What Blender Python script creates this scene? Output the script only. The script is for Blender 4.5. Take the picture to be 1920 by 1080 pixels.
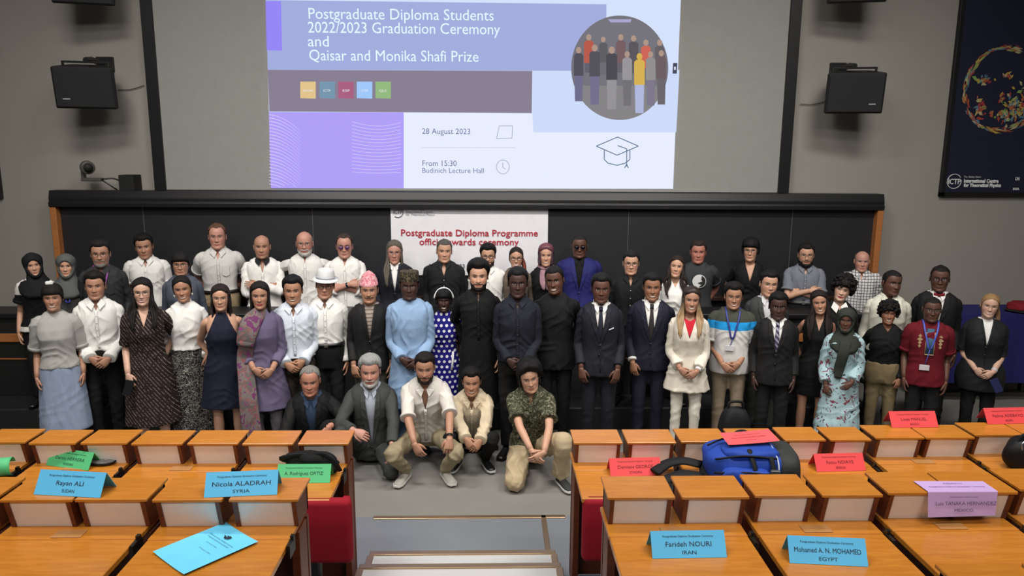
import bpy, bmesh, math, random
import numpy as np
from mathutils import Matrix, Vector, Euler
R = math.radians
random.seed(7)
for o in list(bpy.data.objects):
    bpy.data.objects.remove(o)
SC = bpy.context.scene
COL = SC.collection

# ------------------------------------------------------------------ camera
F = 1387.0
CAM = Vector((0, 0, 2.85))
PITCH, YAW, ROLL = R(10.5), R(1.45), R(-0.35)
cd = bpy.data.cameras.new('camera')
cd.sensor_width = 36.0
cd.lens = F / 1920 * 36.0
cd.clip_start = 0.05
cam = bpy.data.objects.new('camera', cd)
COL.objects.link(cam)
CM = (Matrix.Translation(CAM) @ Matrix.Rotation(-YAW, 4, 'Z') @ Matrix.Rotation(math.pi / 2 - PITCH, 4, 'X')
      @ Matrix.Rotation(-ROLL, 4, 'Z'))
cam.matrix_world = CM
SC.camera = cam
CR = CM.to_3x3()


def ray(px, py):
    return (CR @ Vector(((px - 960) / F, -(py - 540) / F, -1.0))).normalized()


def at_y(px, py, y):
    d = ray(px, py)
    return CAM + d * ((y - CAM.y) / d.y)


def at_z(px, py, z):
    d = ray(px, py)
    return CAM + d * ((z - CAM.z) / d.z)


# ------------------------------------------------------------------ world, lights, exposure
w = bpy.data.worlds.new('world')
SC.world = w
w.use_nodes = True
w.node_tree.nodes['Background'].inputs[0].default_value = (0.9, 0.95, 1.0, 1)
w.node_tree.nodes['Background'].inputs[1].default_value = 0.02
SC.view_settings.view_transform = 'Standard'
SC.view_settings.look = 'None'
SC.view_settings.exposure = 0.0
SC.view_settings.gamma = 1.0
SC.view_settings.use_curve_mapping = False


def area_light(name, loc, target, sx, sy, power, col=(1, 0.965, 0.91), spread=180):
    l = bpy.data.lights.new(name, 'AREA')
    l.shape = 'RECTANGLE'
    l.size, l.size_y, l.energy, l.color = sx, sy, power, col
    l.spread = R(spread)
    o = bpy.data.objects.new(name, l)
    o.location = loc
    o.rotation_euler = (Vector(target) - Vector(loc)).to_track_quat('-Z', 'Y').to_euler()
    COL.objects.link(o)
    o['kind'] = 'helper'
    return o


CEIL = 6.6
for i, x in enumerate((-3.2, 0.0, 3.2)):
    area_light('stage_light', (x, 4.3, CEIL - 0.12), (x * 0.9, 6.7, 1.1), 1.6, 0.5, 92, spread=115)
for i, x in enumerate((-2.6, 2.6)):
    area_light('audience_light', (x, 1.6, CEIL - 0.12), (x * 0.9, 3.4, 1.0), 2.4, 0.6, 100, spread=150)
for i, x in enumerate((-2.4, 2.4)):  # unseen fill lamps, added to brighten desk panels and faces from the front
    area_light('rear_fill', (x, -2.2, CEIL - 0.12), (x * 0.8, 4.5, 1.0), 2.4, 0.6, 108, spread=150)

# ------------------------------------------------------------------ materials
MATS = {}


def lin(c):
    return tuple(((v / 255) / 12.92 if v / 255 <= 0.04045 else ((v / 255 + 0.055) / 1.055) ** 2.4) for v in c)


class NT:
    """tiny node helper"""
    def __init__(s, name):
        s.m = bpy.data.materials.new(name)
        s.m.use_nodes = True
        s.t = s.m.node_tree
        s.b = s.t.nodes['Principled BSDF']

    def n(s, typ, **kw):
        nd = s.t.nodes.new(typ)
        for k, v in kw.items():
            setattr(nd, k, v)
        return nd

    def l(s, a, b):
        s.t.links.new(a, b)

    def math(s, op, a, b=None, c=None):
        nd = s.n('ShaderNodeMath', operation=op)
        for i, v in enumerate((a, b, c)):
            if v is None:
                continue
            if isinstance(v, (int, float)):
                nd.inputs[i].default_value = v
            else:
                s.l(v, nd.inputs[i])
        return nd.outputs[0]

    def noise(s, scale, vec=None, detail=3, rough=0.55, dist=0.0):
        nd = s.n('ShaderNodeTexNoise')
        nd.inputs['Scale'].default_value = scale
        nd.inputs['Detail'].default_value = detail
        nd.inputs['Roughness'].default_value = rough
        nd.inputs['Distortion'].default_value = dist
        if vec is not None:
            s.l(vec, nd.inputs['Vector'])
        return nd.outputs[0]

    def obj(s, scale=(1, 1, 1)):
        tc = s.n('ShaderNodeTexCoord')
        mp = s.n('ShaderNodeMapping')
        mp.inputs['Scale'].default_value = scale
        s.l(tc.outputs['Object'], mp.inputs[0])
        return mp.outputs[0]

    def mix(s, fac, a, b):
        nd = s.n('ShaderNodeMix', data_type='RGBA')
        for idx, v in ((0, fac), (6, a), (7, b)):
            if isinstance(v, (int, float)):
                nd.inputs[idx].default_value = v
            elif isinstance(v, (tuple, list)):
                nd.inputs[idx].default_value = (*v[:3], 1)
            else:
                s.l(v, nd.inputs[idx])
        return nd.outputs[2]

    def ramp(s, fac, stops, const=False):
        nd = s.n('ShaderNodeValToRGB')
        cr = nd.color_ramp
        if const:
            cr.interpolation = 'CONSTANT'
        while len(cr.elements) < len(stops):
            cr.elements.new(0.5)
        for e, (p, c) in zip(cr.elements, stops):
            e.position = p
            e.color = (*c[:3], 1)
        s.l(fac, nd.inputs[0])
        return nd.outputs[0]

    def bump(s, h, strength=0.2, dist=0.01):
        nd = s.n('ShaderNodeBump')
        nd.inputs['Strength'].default_value = strength
        nd.inputs['Distance'].default_value = dist
        s.l(h, nd.inputs['Height'])
        s.l(nd.outputs[0], s.b.inputs['Normal'])

    def fin(s, col, rough=0.8, metal=0.0, spec=None):
        if isinstance(col, (tuple, list)):
            s.b.inputs['Base Color'].default_value = (*col[:3], 1)
        else:
            s.l(col, s.b.inputs['Base Color'])
        s.b.inputs['Roughness'].default_value = rough
        s.b.inputs['Metallic'].default_value = metal
        if spec is not None:
            s.b.inputs['Specular IOR Level'].default_value = spec
        return s.m


def vary(c, k):
    return tuple(min(1, v * k) for v in c)


def fabric(rgb, rough=0.85, k=1.0):
    key = ('fab', rgb, rough)
    if key not in MATS:
        t = NT('fabric')
        c = lin(rgb)
        v = t.obj((1, 1, 0.6))
        n = t.noise(14, v, 4, 0.6)
        t.bump(t.noise(28, v, 3, 0.6, 0.6), 0.35, 0.006)
        MATS[key] = t.fin(t.mix(n, vary(c, 0.86), vary(c, 1.12)), rough, spec=0.25)
    return MATS[key]


def plain(rgb, rough=0.6, metal=0.0, spec=None, name='plain'):
    key = ('pl', rgb, rough, metal, spec)
    if key not in MATS:
        t = NT(name)
        c = lin(rgb)
        n = t.noise(9, t.obj(), 3)
        MATS[key] = t.fin(t.mix(n, vary(c, 0.92), vary(c, 1.07)), rough, metal, spec)
    return MATS[key]


def pat(kind):
    key = ('pat', kind)
    if key in MATS:
        return MATS[key]
    t = NT('pattern_' + kind)
    v = t.obj()
    sep = t.n('ShaderNodeSeparateXYZ')
    t.l(v, sep.inputs[0])
    X, Y, Z = sep.outputs
    rough = 0.85
    if kind == 'polka':
        pa = 0.052
        zz = t.math('DIVIDE', Z, pa)
        row = t.math('MODULO', t.math('FLOOR', zz), 2)
        xx = t.math('ADD', t.math('DIVIDE', X, pa), t.math('MULTIPLY', row, 0.5))
        fx = t.math('SUBTRACT', t.math('FRACT', t.math('ADD', xx, 50)), 0.5)
        fz = t.math('SUBTRACT', t.math('FRACT', zz), 0.5)
        d = t.math('SQRT', t.math('ADD', t.math('MULTIPLY', fx, fx), t.math('MULTIPLY', fz, fz)))
        col = t.mix(t.math('LESS_THAN', d, 0.27), lin((28, 24, 120)), lin((235, 235, 240)))
    elif kind == 'block':      # black and white colour-block tee (B1)
        col = t.ramp(t.math('DIVIDE', Z, 2.0), [(0, lin((205, 200, 195))), (0.42, lin((14, 14, 16))), (0.58, lin((215, 210, 205))),
                                                (0.67, lin((16, 16, 18)))], True)
    elif kind == 'rugby':      # dark green / blue / white tee
        col = t.ramp(t.math('DIVIDE', Z, 2.0), [(0, lin((205, 203, 200))), (0.595, lin((30, 140, 205))), (0.635, lin((62, 64, 56)))], True)
    elif kind == 'check':
        fx = t.math('FRACT', t.math('ADD', t.math('DIVIDE', X, 0.032), 40))
        fz = t.math('FRACT', t.math('DIVIDE', Z, 0.032))
        m = t.math('MAXIMUM', t.math('LESS_THAN', fx, 0.2), t.math('LESS_THAN', fz, 0.2))
        col = t.mix(m, lin((205, 203, 200)), lin((70, 72, 84)))
    elif kind == 'camo':
        n = t.noise(24, v, 3, 0.7, 1.2)
        col = t.ramp(n, [(0, lin((30, 32, 26))), (0.42, lin((82, 82, 62))), (0.5, lin((40, 46, 34))), (0.56, lin((150, 146, 122))), (0.62, lin((60, 58, 44)))], True)
    elif kind == 'squiggle':
        n = t.noise(42, v, 1, 0.5, 1.6)
        a = t.math('ABSOLUTE', t.math('SUBTRACT', n, 0.5))
        col = t.mix(t.math('LESS_THAN', a, 0.022), lin((20, 19, 20)), lin((170, 165, 158)))
    elif kind == 'pinstripe':
        q = t.math('ADD', t.math('DIVIDE', X, 0.03), t.math('DIVIDE', Z, 0.045))
        m = t.math('LESS_THAN', t.math('FRACT', t.math('ADD', q, 60)), 0.16)
        n = t.noise(60, v, 1)
        m = t.math('MULTIPLY', m, t.math('GREATER_THAN', n, 0.46))
        col = t.mix(m, lin((34, 25, 24)), lin((135, 118, 105)))
    elif kind == 'floral':
        n = t.noise(16, v, 3, 0.6, 1.0)
        n2 = t.noise(34, v, 2, 0.6, 0.6)
        base = t.ramp(n, [(0, lin((160, 186, 192))), (0.6, lin((160, 186, 192))), (0.605, lin((120, 60, 75)))], True)
        col = t.mix(t.math('GREATER_THAN', n2, 0.64), base, lin((38, 42, 48)))
    elif kind == 'shawl':
        n = t.noise(9, v, 3, 0.6, 0.9)
        col = t.ramp(n, [(0, lin((104, 52, 92))), (0.40, lin((112, 104, 102))), (0.5, lin((140, 76, 80))), (0.53, lin((94, 90, 88))),
                         (0.62, lin((118, 60, 100)))], True)
    elif kind == 'topi':
        n = t.noise(45, v, 2, 0.6, 0.8)
        col = t.mix(t.math('GREATER_THAN', n, 0.5), lin((196, 112, 124)), lin((214, 164, 168)))
    elif kind == 'darkcap':
        n = t.noise(40, v, 2, 0.6, 1.2)
        col = t.mix(t.math('GREATER_THAN', n, 0.54), lin((38, 32, 28)), lin((92, 80, 58)))
    elif kind == 'sweater':
        m = t.math('LESS_THAN', t.math('FRACT', t.math('DIVIDE', Z, 0.035)), 0.3)
        col = t.mix(m, lin((150, 138, 128)), lin((96, 84, 78)))
    elif kind == 'tie':
        q = t.math('ADD', t.math('DIVIDE', X, 0.05), t.math('DIVIDE', Z, 0.05))
        m = t.math('LESS_THAN', t.math('FRACT', t.math('ADD', q, 60)), 0.4)
        col = t.mix(m, lin((70, 64, 92)), lin((150, 146, 160)))
    elif kind == 'denim':
        n = t.noise(30, t.obj((1, 1, 0.25)), 4, 0.7)
        col = t.mix(n, lin((118, 132, 156)), lin((150, 162, 184)))
    elif kind == 'scarf':
        n = t.noise(20, v, 3, 0.6, 0.8)
        col = t.mix(n, lin((100, 66, 82)), lin((186, 150, 158)))
    n3 = t.noise(26, v, 3, 0.6, 0.6)
    t.bump(n3, 0.35, 0.006)
    MATS[key] = t.fin(col, rough, spec=0.25)
    return MATS[key]


def skin_mat():
    if 'skin' not in MATS:
        t = NT('skin')
        a = t.n('ShaderNodeAttribute', attribute_name='Col')
        n = t.noise(30, t.obj(), 3)
        c = t.mix(t.math('MULTIPLY', n, 0.16), a.outputs['Color'], (0.10, 0.03, 0.02))
        t.b.inputs['Subsurface Weight'].default_value = 0.0
        MATS['skin'] = t.fin(c, 0.5, spec=0.35)
    return MATS['skin']


def hair_mat(rgb):
    key = ('hair', rgb)
    if key not in MATS:
        t = NT('hair')
        c = lin(rgb)
        n = t.noise(40, t.obj((1.6, 1.6, 0.25)), 4, 0.7)
        t.bump(n, 0.9, 0.012)
        MATS[key] = t.fin(t.mix(n, vary(c, 0.55), vary(c, 1.4)), 0.62, spec=0.25)
    return MATS[key]


def hair_mix(rgb_top, rgb_low, zs):
    key = ('hairmix', rgb_top, rgb_low, zs)
    if key not in MATS:
        t = NT('dyed_hair')
        v = t.obj()
        sep = t.n('ShaderNodeSeparateXYZ')
        t.l(v, sep.inputs[0])
        n = t.noise(40, t.obj((1.6, 1.6, 0.25)), 4, 0.7)
        f = t.math('ADD', t.math('MULTIPLY', t.math('SUBTRACT', sep.outputs[2], zs), 8), n)
        c = t.mix(f, lin(rgb_low), lin(rgb_top))
        t.bump(n, 0.6, 0.006)
        MATS[key] = t.fin(c, 0.45, spec=0.4)
    return MATS[key]


def wood(kind):
    key = ('wood', kind)
    if key not in MATS:
        t = NT('wood_' + kind)
        a, b, r = {'desk': ((168, 102, 32), (196, 128, 48), 0.25), 'dark': ((84, 38, 18), (116, 56, 28), 0.45),
                   'post': ((150, 92, 48), (176, 112, 62), 0.5), 'plate': ((160, 110, 62), (176, 126, 76), 0.35)}[kind]
        n = t.noise(5, t.obj((1.2, 9, 9)), 5, 0.6, 0.6)
        n2 = t.noise(60, t.obj((0.4, 6, 6)), 3, 0.6)
        f = t.math('ADD', t.math('MULTIPLY', n, 0.7), t.math('MULTIPLY', n2, 0.3))
        MATS[key] = t.fin(t.ramp(f, [(0.3, lin(a)), (0.7, lin(b))]), r, spec=0.5)
    return MATS[key]


def emit(rgb, strength=1.0):
    key = ('em', rgb, strength)
    if key not in MATS:
        m = bpy.data.materials.new('projected_light')
        m.use_nodes = True
        nt = m.node_tree
        nt.nodes.clear()
        e = nt.nodes.new('ShaderNodeEmission')
        e.inputs[0].default_value = (*lin(rgb), 1)
        e.inputs[1].default_value = strength
        o = nt.nodes.new('ShaderNodeOutputMaterial')
        nt.links.new(e.outputs[0], o.inputs[0])
        MATS[key] = m
    return MATS[key]


# ------------------------------------------------------------------ mesh helpers
class Buf:
    def __init__(s):
        s.v, s.f, s.c, s.n = [], [], [], 0

    def add(s, verts, faces, col=None):
        verts = np.asarray(verts, float)
        s.v.append(verts)
        o = s.n
        s.f += [tuple(i + o for i in f) for f in faces]
        if col is not None:
            col = np.asarray(col, float)
            if col.ndim == 1:
                col = np.tile(col[:3], (len(verts), 1))
            s.c.append(col)
        s.n += len(verts)

    def mesh(s, name, mat=None, smooth=True, M=None):
        me = bpy.data.meshes.new(name)
        V = np.concatenate(s.v) if s.v else np.zeros((0, 3))
        if M is not None:
            V = xf(M, V)
        me.from_pydata(V.tolist(), [], s.f)
        if s.c and sum(len(c) for c in s.c) == s.n:
            a = me.color_attributes.new('Col', 'FLOAT_COLOR', 'POINT')
            C = np.concatenate(s.c)
            C4 = np.concatenate([C, np.ones((len(C), 1))], 1).astype(np.float32)
            a.data.foreach_set('color', C4.ravel())
        if mat:
            me.materials.append(mat)
        if smooth:
            me.polygons.foreach_set('use_smooth', [True] * len(me.polygons))
        me.update()
        return me


def xf(M, V):
    A = np.array(M)
    return np.asarray(V) @ A[:3, :3].T + A[:3, 3]


def link(name, me, parent=None, loc=(0, 0, 0)):
    o = bpy.data.objects.new(name, me)
    COL.objects.link(o)
    o.location = loc
    if parent is not None:
        o.parent = parent
    return o


def thing(name, label, cat, loc=(0, 0, 0), rz=0, group=None):
    o = bpy.data.objects.new(name, None)
    COL.objects.link(o)
    o.empty_display_size = 0.1
    o.location = loc
    o.rotation_euler = (0, 0, rz)
    o['label'] = label
    o['category'] = cat
    if group:
        o['group'] = group
    return o


def tag(o, label, cat, group=None, kind=None):
    o['label'] = label
    o['category'] = cat
    if group:
        o['group'] = group
    if kind:
        o['kind'] = kind
    return o


def ring_faces(nr, nc, closed=True, cap0=True, cap1=True):
    f = []
    for i in range(nr - 1):
        for j in range(nc if closed else nc - 1):
            a, b = i * nc + j, i * nc + (j + 1) % nc
            f.append((a, b, b + nc, a + nc))
    if closed and cap0:
        f.append(tuple(range(nc - 1, -1, -1)))
    if closed and cap1:
        f.append(tuple(range((nr - 1) * nc, nr * nc)))
    return f


def loft(buf, rings, cap0=True, cap1=True, col=None):
    nr, nc = len(rings), len(rings[0])
    buf.add(np.concatenate(rings), ring_faces(nr, nc, True, cap0, cap1), col)


def tube(buf, pts, rad, n=10, ref=(0, -1, 0), col=None, cap=True, flat=1.0):
    """pts Nx3, rad list of r or (a,b); a lies across, b along ref"""
    P = [np.array(p, float) for p in pts]
    ref = np.array(ref, float)
    rings = []
    for i, p in enumerate(P):
        if i == 0:
            t = P[1] - P[0]
        elif i == len(P) - 1:
            t = P[-1] - P[-2]
        else:
            t = (P[i + 1] - P[i]) / (np.linalg.norm(P[i + 1] - P[i]) + 1e-9) + (P[i] - P[i - 1]) / (np.linalg.norm(P[i] - P[i - 1]) + 1e-9)
        t = t / (np.linalg.norm(t) + 1e-9)
        r = ref - t * ref.dot(t)
        if np.linalg.norm(r) < 1e-3:
            r = np.array((1, 0, 0)) - t * t[0]
        r /= np.linalg.norm(r)
        s = np.cross(t, r)
        a, b = rad[i] if isinstance(rad[i], (tuple, list)) else (rad[i], rad[i])
        an = np.linspace(0, 2 * np.pi, n, endpoint=False)
        rings.append(p + np.outer(np.cos(an) * a, s) + np.outer(np.sin(an) * b, r))
    loft(buf, rings, cap, cap, col)


def smooth_path(pts, rad, sub=4):
    """catmull-rom on points and radii"""
    P = np.array(pts, float)
    Rr = np.array([(r if isinstance(r, (tuple, list)) else (r, r)) for r in rad], float)
    A = np.concatenate([P, Rr], 1)
    E = np.concatenate([[2 * A[0] - A[1]], A, [2 * A[-1] - A[-2]]])
    out = []
    for i in range(1, len(E) - 2):
        for k in range(sub):
            t = k / sub
            out.append(0.5 * ((2 * E[i]) + (-E[i - 1] + E[i + 1]) * t + (2 * E[i - 1] - 5 * E[i] + 4 * E[i + 1] - E[i + 2]) * t * t
                              + (-E[i - 1] + 3 * E[i] - 3 * E[i + 1] + E[i + 2]) * t ** 3))
    out.append(A[-1])
    out = np.array(out)
    return out[:, :3], [tuple(np.maximum(r, 0.001)) for r in out[:, 3:]]


def bx(buf, x0, x1, y0, y1, z0, z1):
    v = [(x, y, z) for z in (z0, z1) for y in (y0, y1) for x in (x0, x1)]
    buf.add(v, [(0, 2, 3, 1), (4, 5, 7, 6), (0, 1, 5, 4), (2, 6, 7, 3), (0, 4, 6, 2), (1, 3, 7, 5)])


def bevel_me(me, w=0.003, seg=2):
    bm = bmesh.new()
    bm.from_mesh(me)
    bmesh.ops.remove_doubles(bm, verts=bm.verts, dist=1e-6)
    bmesh.ops.recalc_face_normals(bm, faces=bm.faces)
    bmesh.ops.bevel(bm, geom=list(bm.edges), offset=w, segments=seg, affect='EDGES', profile=0.5, clamp_overlap=True)
    bm.to_mesh(me)
    bm.free()
    return me


def box_me(name, x0, x1, y0, y1, z0, z1, mat, bev=0.003, seg=1):
    b = Buf()
    bx(b, x0, x1, y0, y1, z0, z1)
    me = b.mesh(name, mat, smooth=False)
    if bev:
        bevel_me(me, bev, seg)
    return me


def prism_me(name, poly, axis, a0, a1, mat, bev=0.0):
    """extrude a 2D polygon along an axis ('x': poly=(y,z), 'y': poly=(x,z), 'z': poly=(x,y))"""
    f = {'x': lambda p, a: (a, p[0], p[1]), 'y': lambda p, a: (p[0], a, p[1]), 'z': lambda p, a: (p[0], p[1], a)}[axis]
    n = len(poly)
    v = [f(p, a0) for p in poly] + [f(p, a1) for p in poly]
    fs = [tuple(range(n))[::-1], tuple(range(n, 2 * n))] + [(i, (i + 1) % n, (i + 1) % n + n, i + n) for i in range(n)]
    b = Buf()
    b.add(v, fs)
    me = b.mesh(name, mat, smooth=False)
    bm = bmesh.new()
    bm.from_mesh(me)
    bmesh.ops.recalc_face_normals(bm, faces=bm.faces)
    bm.to_mesh(me)
    bm.free()
    if bev:
        bevel_me(me, bev, 1)
    return me


TEXTS = []


def text(name, s, size, mat, parent, M, align='CENTER', bold=0.0, width=None, shear=0.0):
    """flat lettering; M places text plane (x right, y up, z out)"""
    c = bpy.data.curves.new(name, 'FONT')
    c.body = s
    c.size = size
    c.align_x = align
    c.offset = bold
    c.shear = shear
    c.resolution_u = 3
    c.materials.append(mat)
    o = bpy.data.objects.new(name, c)
    COL.objects.link(o)
    TEXTS.append((o, parent, M, width, align))
    return o


def finish_texts():
    dg = bpy.context.evaluated_depsgraph_get()
    for o, parent, M, width, align in TEXTS:
        me = bpy.data.meshes.new_from_object(o.evaluated_get(dg))
        V = np.empty(len(me.vertices) * 3)
        me.vertices.foreach_get('co', V)
        V = V.reshape(-1, 3)
        if width and len(V):
            wv = V[:, 0].max() - V[:, 0].min()
            V[:, 0] *= width / wv
        V = xf(M, V)
        me.vertices.foreach_set('co', V.ravel())
        me.update()
        n = o.name.split('.')[0]
        cu = o.data
        bpy.data.objects.remove(o)
        bpy.data.curves.remove(cu)
        link(n, me, parent)

# ================================================================== THE ROOM
WALL_Y = 8.85
PLAT = 0.24
BOARD_Y = 8.65


def structure(name, me, parent=None):
    o = link(name, me, parent)
    if parent is None:
        o['kind'] = 'structure'
    return o


def plaster():
    if 'plaster' not in MATS:
        t = NT('plaster')
        n = t.noise(1.2, t.obj(), 4, 0.6)
        t.bump(t.noise(90, t.obj(), 3), 0.08, 0.004)
        MATS['plaster'] = t.fin(t.mix(n, lin((140, 136, 129)), lin((150, 146, 139))), 0.85, spec=0.2)
    return MATS['plaster']


def lino(a, b, r):
    key = ('lino', a)
    if key not in MATS:
        t = NT('linoleum')
        n = t.noise(2.2, t.obj(), 5, 0.6)
        MATS[key] = t.fin(t.mix(n, lin(a), lin(b)), r, spec=0.4)
    return MATS[key]


RX0, RX1, RY0 = -8.0, 8.0, -5.0
structure('wall_back', box_me('wall', RX0, RX1, WALL_Y, WALL_Y + 0.2, -0.05, CEIL + 0.3, plaster(), 0))
structure('wall_left', box_me('wall', RX0 - 0.2, RX0, RY0, WALL_Y, -0.05, CEIL + 0.3, plaster(), 0))
structure('wall_right', box_me('wall', RX1, RX1 + 0.2, RY0, WALL_Y, -0.05, CEIL + 0.3, plaster(), 0))
structure('wall_rear', box_me('wall', RX0, RX1, RY0 - 0.2, RY0, -0.05, CEIL + 0.3, plaster(), 0))
structure('ceiling', box_me('ceiling', RX0, RX1, RY0, WALL_Y, CEIL, CEIL + 0.2, plain((120, 118, 114), 0.9, name='ceiling_paint'), 0))
FLOOR = lino((118, 116, 112), (130, 127, 122), 0.55)
STEPM = lino((104, 108, 114), (116, 119, 124), 0.3)
TREAD = lino((178, 178, 178), (188, 187, 186), 0.4)
structure('floor', box_me('floor', RX0, RX1, RY0, WALL_Y, -0.1, 0.0, FLOOR, 0))
so = structure('floor', box_me('stage_platform', RX0, 3.95, 7.28, WALL_Y, 0.0, PLAT, lino((24, 24, 26), (30, 30, 32), 0.6), 0.01))
METAL = plain((168, 142, 112), 0.3, 0.85, name='brass_strip')

# aisle, stepped tiers under the desk rows
T1, T2, T3 = 0.25, 0.49, 0.73
tier1_y, tier2_y, tier3_y = 4.96, 3.55, 2.35
structure('floor', box_me('tier', RX0, RX1, RY0, tier1_y, 0.0, T1, STEPM, 0))
tl = structure('floor', box_me('tier', RX0, RX1, RY0, tier2_y, T1, T2, STEPM, 0))
structure('floor', box_me('tier', RX0, RX1, RY0, tier3_y, T2, T3, STEPM, 0))
SX0, SX1 = -0.76, 0.38
structure('trim_1', box_me('nosing', -0.86, 0.52, tier1_y - 0.035, tier1_y + 0.008, T1 - 0.03, T1 + 0.008, METAL, 0.003))
structure('trim_2', box_me('edge_strip', SX1 - 0.035, SX1 + 0.0, 4.28, tier1_y, T1, T1 + 0.008, METAL, 0.002))
for k, (y, z0, z1, y2) in enumerate(((4.27, T1, 0.37, 3.92), (3.92, 0.37, T2, 3.54))):
    st = structure('floor', box_me('step', SX0, SX1, y2 if k == 0 else 3.54, y, T1, z1, TREAD, 0.004))
    link('nosing', box_me('nosing', SX0 - 0.01, SX1 + 0.01, y - 0.035, y + 0.01, z1 - 0.03, z1 + 0.01, METAL, 0.003), st)
    for x in (SX0, SX1):
        link('edge_strip', box_me('edge_strip', x - 0.02, x + 0.02, y2, y - 0.035, z1 - 0.03, z1 + 0.009, METAL, 0.003), st)

# ------------------------------------------------------------------ blackboard, screen
BLK = plain((17, 17, 19), 0.42, name='black_lacquer')
BLK2 = plain((31, 31, 35), 0.5, name='black_board')
BLKM = plain((12, 12, 13), 0.7, name='matt_black')


def PX(px, py, y):
    return at_y(px, py, y)


by = BOARD_Y
xl, xr = PX(99, 375, by).x, PX(1652, 378, by).x
zt, zr = PX(875, 360, by).z, PX(875, 390, by).z
bb = thing('blackboard', 'wide black sliding blackboard with orange wood ends behind the standing group', 'blackboard', ((xl + xr) / 2, by, zr))
cx = (xl + xr) / 2
hw = (xr - xl) / 2
ZB = 1.16 - zr
seams = [PX(p, 450, by).x - cx for p in (273, 588, 885, 1177, 1482)]
edges = [-hw + 0.05] + seams + [hw - 0.05]
for i in range(6):
    link('panel', box_me('panel', edges[i] + 0.004, edges[i + 1] - 0.004, 0.0, 0.04, ZB, 0.03, BLK2, 0.003), bb)
    if i:
        o = link('seam_strip', box_me('seam_strip', edges[i] - 0.004, edges[i] + 0.004, -0.006, 0.03, ZB, 0.0, plain((120, 118, 114), 0.35, 0.6), 0), bb)
link('top_rail', prism_me('top_rail', [(-0.10, 0.0), (-0.10, 0.05), (-0.085, 0.06), (-0.085, 0.1), (-0.06, zt - zr), (0.12, zt - zr), (0.12, 0.0)], 'x', -hw, hw, BLK, 0.004), bb)
for s in (-1, 1):
    a = s * hw
    link('wooden_end', box_me('wooden_end', min(a, a - s * 0.07), max(a, a - s * 0.07), -0.09, 0.1, ZB - 0.1, -0.002, wood('post'), 0.006), bb)
link('chalk_tray', box_me('chalk_tray', -hw, hw, -0.10, 0.04, ZB - 0.05, ZB, plain((56, 34, 26), 0.5), 0.006), bb)
link('lower_panel', box_me('lower_panel', -hw, hw, 0.0, 0.05, PLAT - zr + 0.002, ZB - 0.05, BLKM, 0), bb)

sy = WALL_Y - 0.10
L0, L1 = PX(265, 0, sy), PX(291, 356, sy)
R0, R1 = PX(1503, 0, sy), PX(1477, 362, sy)
sx0, sx1 = (L0.x + L1.x) / 2, (R0.x + R1.x) / 2
sz0, sz1 = PX(880, 358, sy).z - 0.03, PX(880, 0, sy).z + 0.75
sc = thing('projection_screen', 'large matt projection screen in a black frame above the blackboard', 'screen', ((sx0 + sx1) / 2, sy, sz0))
scx = (sx0 + sx1) / 2
sw = (sx1 - sx0) / 2
sh = sz1 - sz0
link('screen_surface', box_me('screen_surface', -sw + 0.1, sw - 0.1, -0.01, 0.02, 0.02, sh - 0.1, plain((142, 141, 137), 0.9, name='screen_cloth'), 0), sc)
for a, b, c, d in ((-sw, -sw + 0.13, 0, sh), (sw - 0.13, sw, 0, sh), (-sw, sw, sh - 0.12, sh), (-sw, sw, 0, 0.03)):
    link('frame', box_me('frame', a, b, -0.035, 0.06, c, d, BLK, 0.004), sc)

# the projected slide: light on the screen, built at its place and size
py_ = sy - 0.014
E0 = 0.60


def slide_poly(name, pts, rgb, lay, parent, k=1.0):
    y = py_ - 0.0015 * lay
    V = [tuple(at_y(px, py, y) - Vector(base)) for px, py in pts]
    b = Buf()
    b.add(V, [tuple(range(len(V)))])
    return link(name, b.mesh(name, emit(rgb, k), smooth=False), parent)


base = tuple(at_y(880, 350, py_))
sl = thing('projected_slide', 'bright projected slide announcing the graduation ceremony on the screen', 'projection', base)
slide_poly('slide_background', [(497, -60), (1279, -60), (1262, 354), (508, 353)], (214, 226, 252), 0, sl)
slide_poly('white_block', [(755, 211), (998, 213), (1000, 248), (1266, 248), (1262, 354), (756, 353)], (232, 238, 254), 1, sl)
slide_poly('light_block', [(998, 131), (1274, 131), (1268, 248), (1000, 248)], (206, 220, 250), 1, sl)
slide_poly('top_band', [(498, 0), (1137, 8), (1137, 133), (502, 131)], (164, 174, 222), 2, sl)
slide_poly('violet_tab', [(498, 2), (527, 2), (529, 95), (500, 94)], (150, 136, 246), 3, sl)
slide_poly('grey_band', [(502, 131), (998, 133), (997, 212), (505, 209)], (138, 128, 148), 2, sl)
slide_poly('violet_panel', [(504, 210), (757, 211), (757, 353), (508, 353)], (176, 160, 248), 2, sl)
for i, (x, c) in enumerate(((563, (226, 196, 140)), (599, (120, 152, 176)), (634, (172, 98, 130)), (669, (160, 200, 250)), (704, (148, 186, 130)))):
    slide_poly('colour_tile', [(x, 153), (x + 29, 153), (x + 29, 185), (x, 184)], c, 3, sl)
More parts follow.
